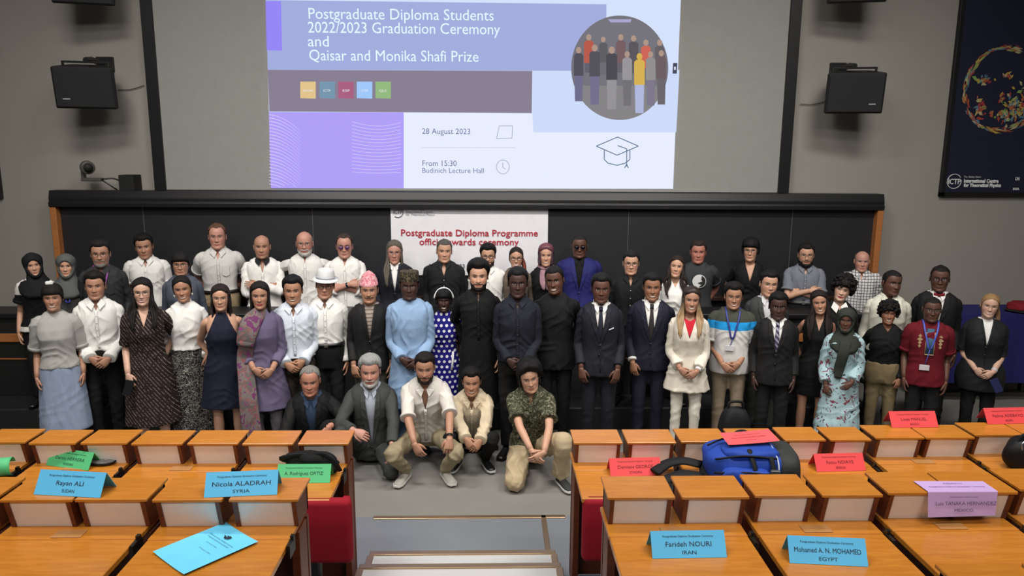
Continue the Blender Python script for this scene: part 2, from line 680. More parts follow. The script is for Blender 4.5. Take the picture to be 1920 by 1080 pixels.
# wave lines on the violet panel
b = Buf()
for k in range(26):
    y0 = 214 + k * 6.2
    P = []
    for j in range(9):
        u = j / 8
        x = 505 + 58 * u
        yy = y0 - 6 + 26 * u * u + 6 * u
        if yy > 351 or yy < 212:
            break
        P.append((x, yy))
    if len(P) < 2:
        continue
    V, f = [], []
    for j, (x, yy) in enumerate(P):
        V += [tuple(at_y(x, yy, py_ - 0.006) - Vector(base)), tuple(at_y(x, yy + 1.5 * (1 - j / 12), py_ - 0.006) - Vector(base))]
        if j:
            f.append((2 * j - 2, 2 * j - 1, 2 * j + 1, 2 * j))
    b.add(V, f)
for k in range(15):
    y0 = 222 + k * 7
    V, f = [], []
    for j in range(9):
        u = j / 8
        x = 660 + 92 * u
        yy = y0 + 14 * math.sin(u * 2.2 + 0.4) * (1 - k * 0.05)
        V += [tuple(at_y(x, yy, py_ - 0.006) - Vector(base)), tuple(at_y(x, yy + 0.9, py_ - 0.006) - Vector(base))]
        if j:
            f.append((2 * j - 2, 2 * j - 1, 2 * j + 1, 2 * j))
    b.add(V, f)
o = link('wave_lines', b.mesh('wave_lines', emit((216, 206, 252), 1.0), smooth=False), sl)
o['kind'] = 'stuff'


def slide_text(s, x, yb, width, size_px, rgb, lay=4):
    p = at_y(x, yb, py_ - 0.0015 * lay) - Vector(base)
    q = at_y(x + 100, yb, py_) - at_y(x, yb, py_)
    m = q.x / 100
    M = Matrix.Translation(p) @ Matrix.Rotation(math.pi / 2, 4, 'X')
    text('lettering', s, size_px * m * 1.35, emit(rgb, 1.0), sl, M, 'LEFT', 0.0, width * m if width else None)


WT = (228, 250, 255)
slide_text('Postgraduate Diploma Students', 577, 35, 348, 21, WT)
slide_text('2022/2023 Graduation Ceremony', 577, 61, 361, 21, WT)
slide_text('and', 577, 87, 39, 21, WT)
slide_text('Qaisar and Monika Shafi Prize', 579, 113, 318, 21, WT)
slide_text('28 August 2023', 791, 251, 90, 11, (110, 116, 160))
slide_text('From 15:30', 791, 311, 64, 11, (110, 116, 160))
slide_text('Budinich Lecture Hall', 791, 324, 115, 10, (110, 116, 160))
for i, (x, s) in enumerate(((568, 'DIPLOMA'), (606, 'ICTP'), (642, 'ESP'), (677, 'STEP'), (711, 'QLS'))):
    slide_text(s, x, 172, 19 if i == 0 else 13, 4.5, (236, 236, 240))


def slide_line(pts, wpx, rgb, name='line_drawing', lay=5, closed=False):
    V, f = [], []
    n = len(pts)
    P = pts + [pts[0]] if closed else pts
    for i in range(len(P) - 1):
        (x0, y0), (x1, y1) = P[i], P[i + 1]
        d = math.hypot(x1 - x0, y1 - y0) or 1
        nx, ny = -(y1 - y0) / d * wpx / 2, (x1 - x0) / d * wpx / 2
        k = len(V)
        for (x, y) in ((x0 + nx, y0 + ny), (x0 - nx, y0 - ny), (x1 - nx, y1 - ny), (x1 + nx, y1 + ny)):
            V.append(tuple(at_y(x, y, py_ - 0.0015 * lay) - Vector(base)))
        f.append((k, k + 1, k + 2, k + 3))
    b = Buf()
    b.add(V, f)
    return b.mesh(name, emit(rgb, 1.0), smooth=False)


def join_me(name, mes, mat=None):
    b = Buf()
    for me in mes:
        V = np.empty(len(me.vertices) * 3)
        me.vertices.foreach_get('co', V)
        b.add(V.reshape(-1, 3), [tuple(p.vertices) for p in me.polygons])
    return b.mesh(name, mat or mes[0].materials[0], smooth=False)


capc = (84, 110, 140)
link('graduation_cap_drawing', join_me('cap', [
    slide_line([(1118, 274), (1158, 257), (1197, 274), (1157, 291)], 1.6, capc, closed=True),
    slide_line([(1133, 281), (1133, 299), (1140, 306), (1157, 310), (1172, 306), (1181, 299), (1181, 281)], 1.6, capc),
    slide_line([(1158, 273), (1175, 279), (1175, 312)], 1.6, capc), slide_line([(1171, 315), (1175, 308), (1178, 315)], 1.6, capc)]), sl)
link('calendar_drawing', slide_line([(936, 236), (961, 236), (960, 259), (931, 260)], 1.2, (166, 172, 196), closed=True), sl)
circ = [(943 + 12 * math.cos(a), 313 + 13 * math.sin(a)) for a in np.linspace(0, 2 * math.pi, 24, endpoint=False)]
link('clock_drawing', join_me('clock', [slide_line(circ, 1.2, (166, 172, 196), closed=True), slide_line([(943, 305), (943, 314), (948, 317)], 1.2, (166, 172, 196))]), sl)
link('divider_line', slide_line([(791, 277), (967, 277)], 1.0, (196, 202, 222)), sl)
# circular photo in the slide
ph = slide_poly('round_photo', [(1162 + 91 * math.cos(a), 127 + 98 * math.sin(a)) for a in np.linspace(0, 2 * math.pi, 64, endpoint=False)], (118, 116, 124), 4, sl)
fig = Buf()


def pic(pts, rgb, lay):
    o = slide_poly('figure_in_photo', pts, rgb, lay, ph)
    o['kind'] = 'stuff'


slide_poly('photo_floor', [(1162 + 91 * math.cos(a), 127 + 98 * math.sin(a)) for a in np.linspace(0.35, math.pi - 0.35, 24)], (134, 132, 134), 5, ph)
slide_poly('photo_light', [(1140, 36), (1184, 36), (1182, 42), (1145, 42)], (170, 168, 206), 5, ph)
for (x, y0, s, top, low) in ((1104, 66, 1, (186, 92, 80), (100, 98, 112)), (1131, 70, .9, (96, 96, 100), (110, 108, 116)), (1164, 66, 1, (120, 96, 100), (104, 102, 108)),
                             (1188, 68, 1, (92, 88, 94), (100, 98, 104)), (1211, 76, 1, (206, 104, 88), (110, 108, 120)), (1237, 76, 1, (104, 98, 102), (110, 108, 116)),
                             (1085, 90, 1, (84, 82, 92), (112, 110, 140)), (1115, 86, 1.1, (86, 84, 92), (116, 112, 142)), (1147, 90, 1.15, (78, 76, 84), (150, 148, 152)),
                             (1176, 98, 1, (152, 150, 154), (116, 114, 118)), (1199, 102, 1.1, (214, 178, 84), (176, 184, 222)), (1220, 98, 1, (146, 144, 144), (126, 122, 140)),
                             (1240, 96, 1, (110, 96, 100), (108, 104, 110))):
    h = 14 * s
    yb = y0 + 100 * s if y0 > 80 else y0 + 70
    pic([(x - 9 * s, y0 + 14), (x - 5 * s, y0 + 10), (x + 5 * s, y0 + 10), (x + 9 * s, y0 + 14), (x + 9 * s, y0 + 52 * s), (x - 9 * s, y0 + 52 * s)], top, 7 if y0 > 80 else 5)
    pic([(x - 8 * s, y0 + 52 * s), (x + 8 * s, y0 + 52 * s), (x + 7 * s, yb), (x - 7 * s, yb)], low, 7 if y0 > 80 else 5)
    pic([(x + 5 * s * math.cos(a), y0 + 4 + 6 * s * math.sin(a)) for a in np.linspace(0, 2 * math.pi, 12, endpoint=False)], (176, 150, 136) if low != (176, 184, 222) else (214, 178, 84), 8 if y0 > 80 else 6)
slide_poly('cursor_icon', [(1262, 118), (1270, 118), (1269, 138), (1261, 138)], (70, 74, 92), 5, sl)
slide_poly('cursor_icon', [(1264, 125), (1267, 125), (1267, 131), (1264, 131)], (225, 230, 250), 6, sl)

# paper banner on the board
by2 = BOARD_Y - 0.025
c0, c1 = PX(732, 383, by2), PX(1028, 384, by2)
zb = PX(880, 516, by2).z
bn = thing('banner', 'white printed banner with red lettering taped to the blackboard', 'banner', ((c0.x + c1.x) / 2, by2, zb))
bw, bh = (c1.x - c0.x) / 2, PX(880, 383, by2).z - zb
bufb = Buf()
nx, nz = 30, 16
V, fc = [], []
for j in range(nz + 1):
    for i in range(nx + 1):
        x, z = -bw + 2 * bw * i / nx, bh * j / nz
        V.append((x, 0.004 * math.sin(x * 5 + z * 3) * (1 - j / nz) - 0.002, z))
for j in range(nz):
    for i in range(nx):
        a = j * (nx + 1) + i
        fc.append((a, a + 1, a + nx + 2, a + nx + 1))
bufb.add(V, fc)
bme = bufb.mesh('sheet', plain((226, 225, 230), 0.6, name='banner_paper'))
link('sheet', bme, bn)
RED = plain((176, 36, 58), 0.6)
GRY = plain((100, 100, 112), 0.6)
m = (c1.x - c0.x) / 296


def ban_text(s, x, y, width, size, mat, bold=0.0, align='LEFT'):
    p = at_y(x, y, by2 - 0.012) - Vector(bn.location)
    text('lettering', s, size * m * 1.35, mat, bn, Matrix.Translation(p) @ Matrix.Rotation(math.pi / 2, 4, 'X'), align, bold, width * m)


ban_text('Postgraduate Diploma Programme', 751, 442, 258, 13, RED, 0.0012)
ban_text('official awards ceremony', 786, 459, 188, 13, RED, 0.0012)
ban_text('ICTP', 737, 401, 17, 8, GRY, 0.001)
ban_text('The Abdus Salam', 761, 394, 34, 4, GRY)
ban_text('International Centre', 761, 399, 50, 4.4, GRY)
ban_text('for Theoretical Physics', 761, 404, 54, 4.4, GRY)
ban_text('28 August 2023', 804, 503, 68, 9, GRY, 0.001)
arcb = Buf()
pts = [at_y(746 + 10 * math.cos(a), 397 + 10.5 * math.sin(a), by2 - 0.012) - Vector(bn.location) for a in np.linspace(-1.2, 2.2, 14)]
tube(arcb, pts, [0.004] * 14, 5)
link('logo_arc', arcb.mesh('logo_arc', GRY), bn)

# poster, right
yp = WALL_Y - 0.03
q0, q1, q2 = PX(1757, 368, yp), PX(1805, 0, yp), PX(1900, 370, yp)
pw, phh = 2.1, 2.9
pxo = (q0.x + q1.x) / 2
po = thing('framed_poster', 'dark navy framed poster with a globe of coloured shapes on the grey wall', 'poster', (pxo, yp, q0.z))
link('backing', box_me('backing', 0.03, pw, -0.005, 0.02, 0.04, phh, plain((25, 29, 50), 0.4, name='navy_print'), 0), po)
link('frame', box_me('frame', 0.0, 0.05, -0.03, 0.028, 0, phh + 0.04, BLK, 0.004), po)
link('frame', box_me('frame', pw, pw + 0.05, -0.03, 0.028, 0, phh + 0.04, BLK, 0.004), po)
link('frame', box_me('frame', 0.0, pw + 0.05, -0.03, 0.028, 0, 0.05, BLK, 0.004), po)
PO = Vector(po.location)
gc = at_y(1882, 168, yp) - PO
gr = (at_y(1882, 168, yp) - at_y(1882, 250, yp)).z
print('globe', gc, gr)
rnd = random.Random(5)
gcols = [(150, 60, 52), (176, 150, 70), (80, 120, 140), (160, 96, 60), (120, 150, 80), (170, 160, 120), (140, 50, 60)]
gb = {c: Buf() for c in gcols}


def shard(x, z, ln, wd, ang, c):
    ca, sa = math.cos(ang), math.sin(ang)
    P = [(-ln, 0), (-ln * .2, wd), (ln, wd * .3), (ln * .3, -wd)]
    gb[c].add([(gc.x + x + ca * u - sa * v, -0.009 - rnd.random() * 0.003, gc.z + z + sa * u + ca * v) for u, v in P], [(0, 1, 2, 3)])


for k in range(170):
    a = math.pi * 0.42 + rnd.random() * math.pi * 1.45
    thick = 0.10 * (0.4 + abs(math.sin(a * 1.5)))
    r = gr * (0.985 - rnd.random() * thick)
    shard(r * math.cos(a), r * math.sin(a), 0.03 + rnd.random() * 0.04, 0.005 + rnd.random() * 0.01, a + math.pi / 2 + rnd.uniform(-.3, .3), gcols[k % 7])
for (cx_, cz_, sx_, sz_, n) in ((0.18, -0.22, .2, .16, 90), (0.1, -.32, .25, .06, 50), (-.3, -.22, .07, .12, 30), (-.28, .12, .12, .05, 24), (.02, .17, .09, .03, 10), (-.02, -.1, .02, .12, 8), (.42, -.15, .1, .12, 30)):
    for k in range(n):
        x, z = rnd.gauss(0, sx_ * .5) + cx_ * gr / .55, rnd.gauss(0, sz_ * .5) + cz_ * gr / .55
        if x * x + z * z > gr * gr * .93:
            continue
        shard(x, z, 0.015 + rnd.random() * 0.03, 0.008 + rnd.random() * 0.014, rnd.random() * 3.1, gcols[rnd.randrange(7)])
for c, b_ in gb.items():
    o = link('globe_shapes', b_.mesh('globe_shapes', plain(c, 0.5), smooth=False), po)
    o['kind'] = 'stuff'
WHT = plain((215, 215, 215), 0.5)
rb = Buf()
lc = at_y(1788, 340, yp) - PO
rr = 0.085
pts = [(lc.x + rr * math.cos(a), -0.012, lc.z + rr * math.sin(a)) for a in np.linspace(0.5, 2 * math.pi + 0.2, 28)]
tube(rb, pts, [0.005] * 28, 5)
link('logo_ring', rb.mesh('logo_ring', WHT), po)
mm = (at_y(1890, 340, yp) - at_y(1790, 340, yp)).x / 100


def pos_text(s, x, y, width, size, bold=0.002, sh=0.0):
    p = at_y(x, y, yp - 0.012) - PO
    text('lettering', s, size * mm * 1.35, WHT, po, Matrix.Translation(p) @ Matrix.Rotation(math.pi / 2, 4, 'X'), 'LEFT', bold, width * mm, sh)


pos_text('ICTP', 1777, 345, 23, 10)
pos_text('The Abdus Salam', 1807, 333, 32, 3.4, 0)
pos_text('International Centre', 1807, 342, 65, 6.2, 0.003)
pos_text('for Theoretical Physics', 1807, 350, 70, 6.2, 0.003)
pos_text('UN', 1903, 338, 8, 6)
pos_text('IAEA', 1899, 356, 12, 4)

# edge of another framed poster, left
ql = PX(5, 372, yp)
o = link('framed_poster', box_me('framed_poster', -0.9, 0, -0.03, 0.025, 0, 0.85, BLK, 0.006), None, (ql.x, yp, ql.z))
tag(o, 'black frame edge cut off beside the grey wall by the empty side', 'poster')
link('print', box_me('print', -0.86, -0.04, -0.034, -0.028, 0.04, 0.81, plain((30, 32, 40), 0.5), 0), o)


# speakers
def speaker(px, py, side, label, bottom_only=False):
    y = WALL_Y - 0.42
    p = PX(px, py, y)
    t = thing('loudspeaker', label, 'speaker', (p.x, y, p.z), 0, 'black wall loudspeakers')
    W, H = 0.30, 0.215
    ang = -side * R(14)
    M = Matrix.Rotation(ang, 4, 'Z') @ Matrix.Rotation(R(10), 4, 'X')
    prof = [(-W, -0.16), (-W * 0.98, -0.20), (W * 0.98, -0.20), (W, -0.16), (W * 0.72, 0.14), (W * 0.5, 0.2), (-W * 0.5, 0.2), (-W * 0.72, 0.14)]
    me = prism_me('cabinet', prof, 'z', -H, H, BLKM, 0.012)
    me.transform(M)
    c = link('cabinet', me, t)
    g = box_me('grille', -W * 0.93, W * 0.93, -0.213, -0.198, -H * 0.92, H * 0.92, plain((22, 22, 24), 0.8, name='grille_cloth'), 0.006)
    g.transform(M)
    link('grille', g, t)
    lg = box_me('badge', -0.035, 0.035, -0.217, -0.212, -H * 0.55, -H * 0.50, plain((170, 170, 170), 0.4), 0)
    lg.transform(M @ Matrix.Translation((side * W * 0.6, 0, 0)))
    link('badge', lg, t)
    b = Buf()
    bx(b, -W * 0.75, W * 0.75, -0.05, 0.0, H + 0.03, H + 0.05)
    bx(b, -W * 0.75, -W * 0.7, -0.05, 0.0, H - 0.01, H + 0.03)
    bx(b, W * 0.7, W * 0.75, -0.05, 0.0, H - 0.01, H + 0.03)
    br = b.mesh('bracket', BLK, smooth=False)
    br.transform(M)
    link('bracket', br, t)
    b = Buf()
    tube(b, [(0, -0.02, H + 0.06), (0.02 * side, 0.15, H + 0.08), (0.02 * side, 0.42, H + 0.06)], [0.03, 0.035, 0.03], 8, (0, 0, 1))
    bx(b, -0.09, 0.09, 0.37, 0.42, H - 0.02, H + 0.14)
    link('wall_arm', b.mesh('wall_arm', BLK, smooth=False), t)
    return t


speaker(167, 162, -1, 'black loudspeaker on the grey wall above the small video camera')
speaker(1597, 172, 1, 'black loudspeaker on the grey wall beside the navy globe poster')
speaker(160, -32, -1, 'upper black loudspeaker, its lower edge showing above the video camera side speaker')
speaker(1604, -34, 1, 'upper black loudspeaker, its lower edge showing above the poster side speaker')
for (a, b2, s) in (((222, 168), (270, 160), 1), ((1548, 190), (1500, 195), 1)):
    p, q = PX(*a, WALL_Y - 0.02), PX(*b2, WALL_Y - 0.02)
    b = Buf()
    P, rr2 = smooth_path([p, (p + q) / 2 - Vector((0, 0, 0.02)), q], [0.004] * 3, 4)
    tube(b, P, rr2, 5)
    o = link('speaker_cable', b.mesh('speaker_cable', BLK))
    tag(o, 'thin cable between speaker and screen frame by the ' + ('video camera' if a[0] < 900 else 'globe poster'), 'cable')

# small video camera on an arm
yv = WALL_Y - 0.25
p = PX(168, 318, yv)
vt = thing('video_camera', 'small grey video camera on a wall arm over the end of the blackboard', 'camera', tuple(p))
GM = plain((74, 70, 66), 0.5, name='camera_shell')
b = Buf()
tube(b, [(-0.02, -0.02, 0.03), (0.03, -0.08, 0.02)], [0.075, 0.075], 20, (0, 0, 1))
link('head', bevel_me(b.mesh('head', GM, smooth=False), 0.012, 2), vt)
b = Buf()
tube(b, [(0.03, -0.08, 0.02), (0.045, -0.10, 0.015)], [0.05, 0.045], 16, (0, 0, 1))
link('lens', b.mesh('lens', BLKM), vt)
b = Buf()
bx(b, -0.09, -0.055, -0.03, 0.03, -0.10, 0.06)
bx(b, -0.09, 0.13, -0.04, 0.04, -0.13, -0.09)
link('yoke', bevel_me(b.mesh('yoke', GM, smooth=False), 0.008, 2), vt)
b = Buf()
P, r_ = smooth_path([(0.12, 0, -0.11), (0.24, 0.04, -0.10), (0.30, 0.1, -0.16), (0.27, 0.14, -0.26)], [0.009] * 4)
tube(b, P, r_, 6)
tube(b, [(0.12, 0.02, -0.12), (0.27, 0.14, -0.27)], [0.008, 0.008], 6)
link('cable', b.mesh('cable', BLK), vt)
link('wall_box', box_me('wall_box', 0.29, 0.46, 0.04, 0.24, -0.30, -0.06, BLKM, 0.006), vt)

# demonstration counter, left, and cloth covered table, right
ct = thing('lecture_counter', 'long black lecture counter with a wooden band between the standing rows', 'counter', (-4.9, 7.84, PLAT))
cx0, cx1 = -1.8, 8.9
link('worktop', box_me('worktop', cx0, cx1, -0.19, 0.2, 0.86, 0.91, BLK, 0.008), ct)
link('body', box_me('body', cx0, cx1 - 0.02, -0.15, 0.18, 0.0, 0.86, BLKM, 0), ct)
link('wooden_band', box_me('wooden_band', cx0, cx1 - 0.01, -0.17, -0.14, 0.60, 0.69, wood('post'), 0.004), ct)
link('wooden_strip', box_me('wooden_strip', cx0, cx1 - 0.01, -0.162, -0.145, 0.41, 0.422, wood('post'), 0), ct)

tb = thing('covered_table', 'side table under a navy blue cloth near the grey wall', 'table', (5.75, 8.35, 0.0))
tb.scale = (1, 1, 1.25)
NAVY = fabric((34, 34, 92))
b = Buf()
bx(b, -0.8, 0.8, -0.28, 0.28, 0.845, 0.85)
link('tabletop', box_me('tabletop', -0.78, 0.78, -0.26, 0.26, 0.80, 0.84, BLKM, 0), tb)
b = Buf()
n_ = 80
rings = []
for zz, sp in ((0.2, 0.02), (0.5, 0.012), (0.8, 0.004), (0.845, 0.0)):
    r = []
    for i in range(n_):
        u = i / n_ * 4
        s_, f_ = int(u), u - int(u)
        c_ = [(-0.8, -0.28), (0.8, -0.28), (0.8, 0.28), (-0.8, 0.28)]
        a_, d_ = c_[s_], c_[(s_ + 1) % 4]
        x, y = a_[0] + (d_[0] - a_[0]) * f_, a_[1] + (d_[1] - a_[1]) * f_
        k = 1 + sp * (1.5 + math.sin(i * 1.3)) 
        r.append((x * k, y * (1 + (k - 1) * 2.5), zz))
    rings.append(np.array(r))
loft(b, rings, False, True)
link('tablecloth', b.mesh('tablecloth', NAVY, smooth=False), tb)
for sx_ in (-1, 1):
    for sy_ in (-1, 1):
        b = Buf()
        tube(b, [(sx_ * 0.7, sy_ * 0.2, 0), (sx_ * 0.7, sy_ * 0.2, 0.8)], [0.02, 0.02], 8, (1, 0, 0))
        link('leg', b.mesh('leg', BLK), tb)


def blob(name, rx, ry, rz, mat, seed=0, amp=0.1, freq=6, flat=True, nu=32, nv=20):
    """soft bag-like closed form sitting on z=0"""
    th = np.linspace(0, 2 * np.pi, nu, endpoint=False)
    rings = []
    for i in range(nv):
        ph_ = -np.pi / 2 + np.pi * (i + 0.5) / nv
        c, s = np.cos(ph_), np.sin(ph_)
        c_, s_ = np.sign(c) * abs(c) ** 0.6, np.sign(s) * abs(s) ** 0.8
        rings.append(np.stack([np.cos(th) * c_ * rx, np.sin(th) * c_ * ry, np.full(nu, s_ * rz)], 1))
    V = np.concatenate(rings)
    d = np.sin(freq * V[:, 0] / rx + seed) * np.sin(freq * 0.8 * V[:, 1] / ry + 2 * seed + 2 * np.sin(freq * .5 * V[:, 2] / rz)) + 0.5 * np.sin(freq * 1.9 * V[:, 0] / rx + 3 * V[:, 2] / rz + seed)
    V = V * (1 + amp * d)[:, None]
    V[:, 2] = np.maximum(V[:, 2] + rz * 0.86, 0.0)
    b = Buf()
    b.add(V, ring_faces(nv, nu))
    return b.mesh(name, mat)


p = PX(1915, 590, 8.25)
o = link('cap', blob('cap', 0.17, 0.14, 0.06, fabric((120, 24, 36)), 2, 0.06), None, (min(p.x, 6.4), 8.25, 0.848 * 1.25))
tag(o, 'crumpled red and black cap lying on the navy covered table', 'cap')
link('brim', blob('brim', 0.2, 0.17, 0.018, BLKM, 1, 0.03), o, (0, -0.03, -0.0))

# ================================================================== DESKS
DROP = 0.14


def curve_y(x):
    xc = x + 0.1
    return 0.013 * max(0.0, abs(xc) - 0.5) ** 2 * (1.0 if x > 0 else 0.6)


ROWS = {1: (4.22, 1.20, T1), 2: (3.05, 1.44, T2), 3: (1.92, 1.68, T3)}
WHITEP = plain((232, 226, 220), 0.35, name='white_laminate')
KM = plain((14, 13, 13), 0.4, name='black_fitting')


def box_part(parent, x0, x1, zt_, far=0.0, near=-0.205):
    """one raised box of a desk, z measured from the desk root (floor)"""
    led = link('ledge', box_me('ledge', x0, x1, near, far, zt_ - 0.014, zt_, wood('desk'), 0.0025), parent)
    for s, x in ((0, x0 + 0.012), (1, x1 - 0.03)):
        me = prism_me('box_side', [(far - 0.01, zt_ - 0.015), (near + 0.004, zt_ - 0.015), (near + 0.036, zt_ - DROP), (far - 0.01, zt_ - DROP)], 'x', x, x + 0.018, wood('dark'))
        link('box_side', me, parent)
    me = prism_me('box_front', [(near + 0.024, zt_ - 0.016), (near + 0.012, zt_ - 0.016), (near + 0.044, zt_ - DROP), (near + 0.056, zt_ - DROP)], 'x', x0 + 0.03, x1 - 0.03, WHITEP)
    link('box_front', me, parent)
    link('box_back', box_me('box_back', x0 + 0.012, x1 - 0.012, far - 0.028, far - 0.012, zt_ - DROP, zt_ - 0.015, wood('dark'), 0), parent)


def desk(row, x0, x1, label, far=None, twin=False, dz=0.0):
    yf, zt_, zf = ROWS[row]
    xm = (x0 + x1) / 2
    y = yf + curve_y(xm)
    t = thing('lecture_desk', label, 'desk', (xm, y, zf), 0, 'lecture desks row by row')
    hw_ = (x1 - x0) / 2 - 0.004
    z = zt_ - zf + dz
    g = 0.005 if twin else 0.014
    box_part(t, -hw_, -g, z)
    box_part(t, g, hw_, z)
    zd = z - DROP
    link('desk_strip', box_me('desk_strip', -hw_, hw_ - 0.02, -0.27, -0.01, zd - 0.02, zd, wood('desk'), 0.002), t)
    link('desktop', box_me('desktop', -hw_ + 0.002, hw_ - 0.022, -0.62, -0.273, zd - 0.026, zd, wood('desk'), 0.003), t)
    link('socket_plate', box_me('socket_plate', -0.075, 0.045, -0.262, -0.20, zd, zd + 0.004, wood('plate'), 0.0015), t)
    b = Buf()
    bx(b, hw_ - 0.018, hw_ - 0.004, -0.34, -0.26, zd - 0.05, zd + 0.006)
    bx(b, hw_ - 0.016, hw_ - 0.002, -0.29, -0.27, zd, zd + 0.022)
    link('hinge', b.mesh('hinge', KM, smooth=False), t)
    for s in (-1, 1):
        xx = s * (hw_ - 0.03)
        link('side_support', box_me('side_support', xx - 0.018, xx + 0.018, -0.17, -0.05, 0.001, zd - 0.026, wood('dark'), 0.003), t)
    link('front_panel', box_me('front_panel', -hw_ + 0.01, hw_ - 0.01, -0.045, -0.018, 0.02, zd - 0.02, wood('dark'), 0), t)
    return t


def xat(px, row, near=False):
    yf, zt_, zf = ROWS[row]
    yy = yf
    for _ in range(4):
        x = at_y(px, 0, 1.0)
        # solve on the plane of the ledge
        p = None
        lo = at_z(px, 806 if row == 1 else 894 if row == 2 else 1073, zt_)
        p = lo
    return p.x


D_ = []
# front row, screen side to aisle to poster side: pixel spans of each pair of boxes at the far ledge edge
for (a, c, lab, tw) in (
        (-95, 84, 'front row desk cut off at the edge, under the rolled green sheet', False),
        (91, 269, 'front row desk holding the grey pouch and the leaning green card', False),
        (276, 469, 'front row desk with a bare top, standing in front of the navy halter dress', False),
        (475, 667, 'front row aisle desk holding the crumpled black bag', False),
        (1068, 1255, 'front row aisle desk holding a tent card on bare wood, by the kneeling camouflage shirt', False),
        (1262, 1445, 'front row desk buried under the blue backpack', False),
        (1452, 1612, 'front row desk with one red tent card between the backpack and the lone ledge card', False),
        (1622, 1806, 'front row desk with a red tent card standing on its ledge', True),
        (1812, 1996, 'front row desk carrying the bulky black shoulder bag', True)):
    D_.append(desk(1, xat(a, 1), xat(c, 1), lab, twin=tw))
for (a, c, lab, tw) in (
        (-205, 50, 'second row desk cut off at the edge beyond the blue card', False),
        (58, 318, 'second row desk with a blue tent card across the gap of its ledge', True),
        (325, 584, 'second row aisle desk with the loose blue sheet on its top', False),
        (1125, 1380, 'second row aisle desk with a blue tent card on the desktop', False),
        (1388, 1620, 'second row desk with a blue tent card, next to the lilac sheet desk', False),
        (1630, 1868, 'second row desk with the lilac sheet folded over its ledge', True),
        (1876, 2120, 'second row desk cut off at the edge beyond the lilac sheet', True)):
    D_.append(desk(2, xat(a, 2), xat(c, 2), lab, twin=tw))
D_.append(desk(3, xat(1768, 3), xat(2090, 3), 'third row desk, only its ledge showing at the bottom edge', twin=False))


def seat(x, y, z, label, flip):
    t = thing('tip_up_seat', label, 'seat', (x, y, z), 0, 'red tip-up seats at the aisle')
    RD = fabric((142, 16, 34), 0.8)
    me = box_me('backrest', -0.24, 0.24, -0.075, -0.005, 0.50, 0.86, RD, 0.03, 4)
    for p_ in me.polygons:
        p_.use_smooth = True
    o = link('backrest', me, t)
    me = box_me('seat_pad', -0.21, 0.21, 0.02, 0.10, 0.52, 0.80, RD, 0.03, 4)
    for p_ in me.polygons:
        p_.use_smooth = True
    link('seat_pad', me, t)
    s = -flip
    me = prism_me('armrest', [(-0.03, 0.56), (0.12, 0.64), (0.12, 0.80), (-0.03, 0.80)], 'x', min(s * .16, s * .205), max(s * .16, s * .205), RD, 0.008)
    link('armrest', me, t)
    link('pedestal', box_me('pedestal', -0.05, 0.05, -0.01, 0.06, 0.05, 0.56, KM, 0.01), t)
    return t


seat(-0.98, 3.66, T1 - .05, 'red tip-up seat at the aisle end under the black bag desk', -1)
seat(0.71, 3.66, T1 - .05, 'red tip-up seat at the aisle end under the desk by the camouflage shirt', 1)
seat(-0.98, 2.50, T2 - .14, 'red tip-up seat at the aisle end of the second row, by the loose blue sheet', -1)

# ------------------------------------------------------------------ paper
BLUE, GREEN, REDP, LILAC = (84, 178, 224), (78, 180, 118), (222, 68, 72), (186, 156, 206)
INK = plain((20, 22, 34), 0.7, name='ink')
INKR = plain((110, 16, 24), 0.7, name='ink_red')
INKG = plain((18, 66, 48), 0.7, name='ink_green')


def tent(px, py, z, wpx_deg, rgb, label, lines, ink, tilt=0, yoff=0.0, W=0.292, H=0.102, opening=0.055, xy=None):
    """folded card; (px,py) = bottom centre of its near face, standing at height z"""
    p = at_z(px, py, z)
    t = thing('name_card', label, 'card', (p.x, p.y + opening, z + 0.0015), R(wpx_deg))
    a = math.asin(opening / H)
    zz = H * math.cos(a)
    th = 0.0012
    mat = plain(rgb, 0.65, name='card_paper')
    me = prism_me('card', [(-opening, 0), (0, zz), (opening, 0), (opening - th * 2, 0), (0, zz - th * 3), (-opening + th * 2, 0)], 'x', -W / 2, W / 2, mat)
    link('card', me, t)
    M0 = Matrix.Translation((0, -opening, 0)) @ Matrix.Rotation(math.pi / 2 - a, 4, 'X')
    for (s, v, sz, wd) in lines:
        text('lettering', s, sz, ink, t, M0 @ Matrix.Translation((0, v, 0.0012)), 'CENTER', 0.0, wd)
    return t


small = 'Postgraduate Diploma Graduation Ceremony'


def L3(name, land, nw, lw=0.05, H=0.102):
    return [(small, H * 0.76, 0.011, 0.2), (name, H * 0.42, 0.026, nw), (land, H * 0.14, 0.019, lw)]


z1l, z1d, z2l, z2d = 1.20, 1.20 - DROP, 1.44, 1.44 - DROP
tent(128, 931, z2l, -7, BLUE, 'blue tent card straddling the ledge gap in front of the green card', L3('Rayan ALI', 'SUDAN', 0.12, 0.055), INK)
tent(449, 931, z2l, 5, BLUE, 'blue tent card standing on the ledge beside the black bag', L3('Nicola ALADRAH', 'SYRIA', 0.235, 0.068), INK)
tent(1293, 1047, z2d, 1, BLUE, 'blue tent card on the second row desktop nearest the aisle', L3('Farideh NOURI', 'IRAN', 0.18, 0.055), INK)
tent(1557, 1060, z2d, -6, BLUE, 'blue tent card lettered with a long name, on the desk before the lilac sheet', L3('Mohamed A. N. MOHAMED', 'EGYPT', 0.25, 0.07), INK)
tent(1192, 893, z1d, 3, REDP, 'red tent card on the front desk nearest the aisle', L3('Demissie GEORGE', 'ETHIOPIA', 0.2, 0.07), INKR)
tent(1577, 884, z1d, 3, REDP, 'red tent card lying beyond the blue backpack on bare wood', L3('Fatou NDIAYE', 'SENEGAL', 0.16, 0.06), INKR)
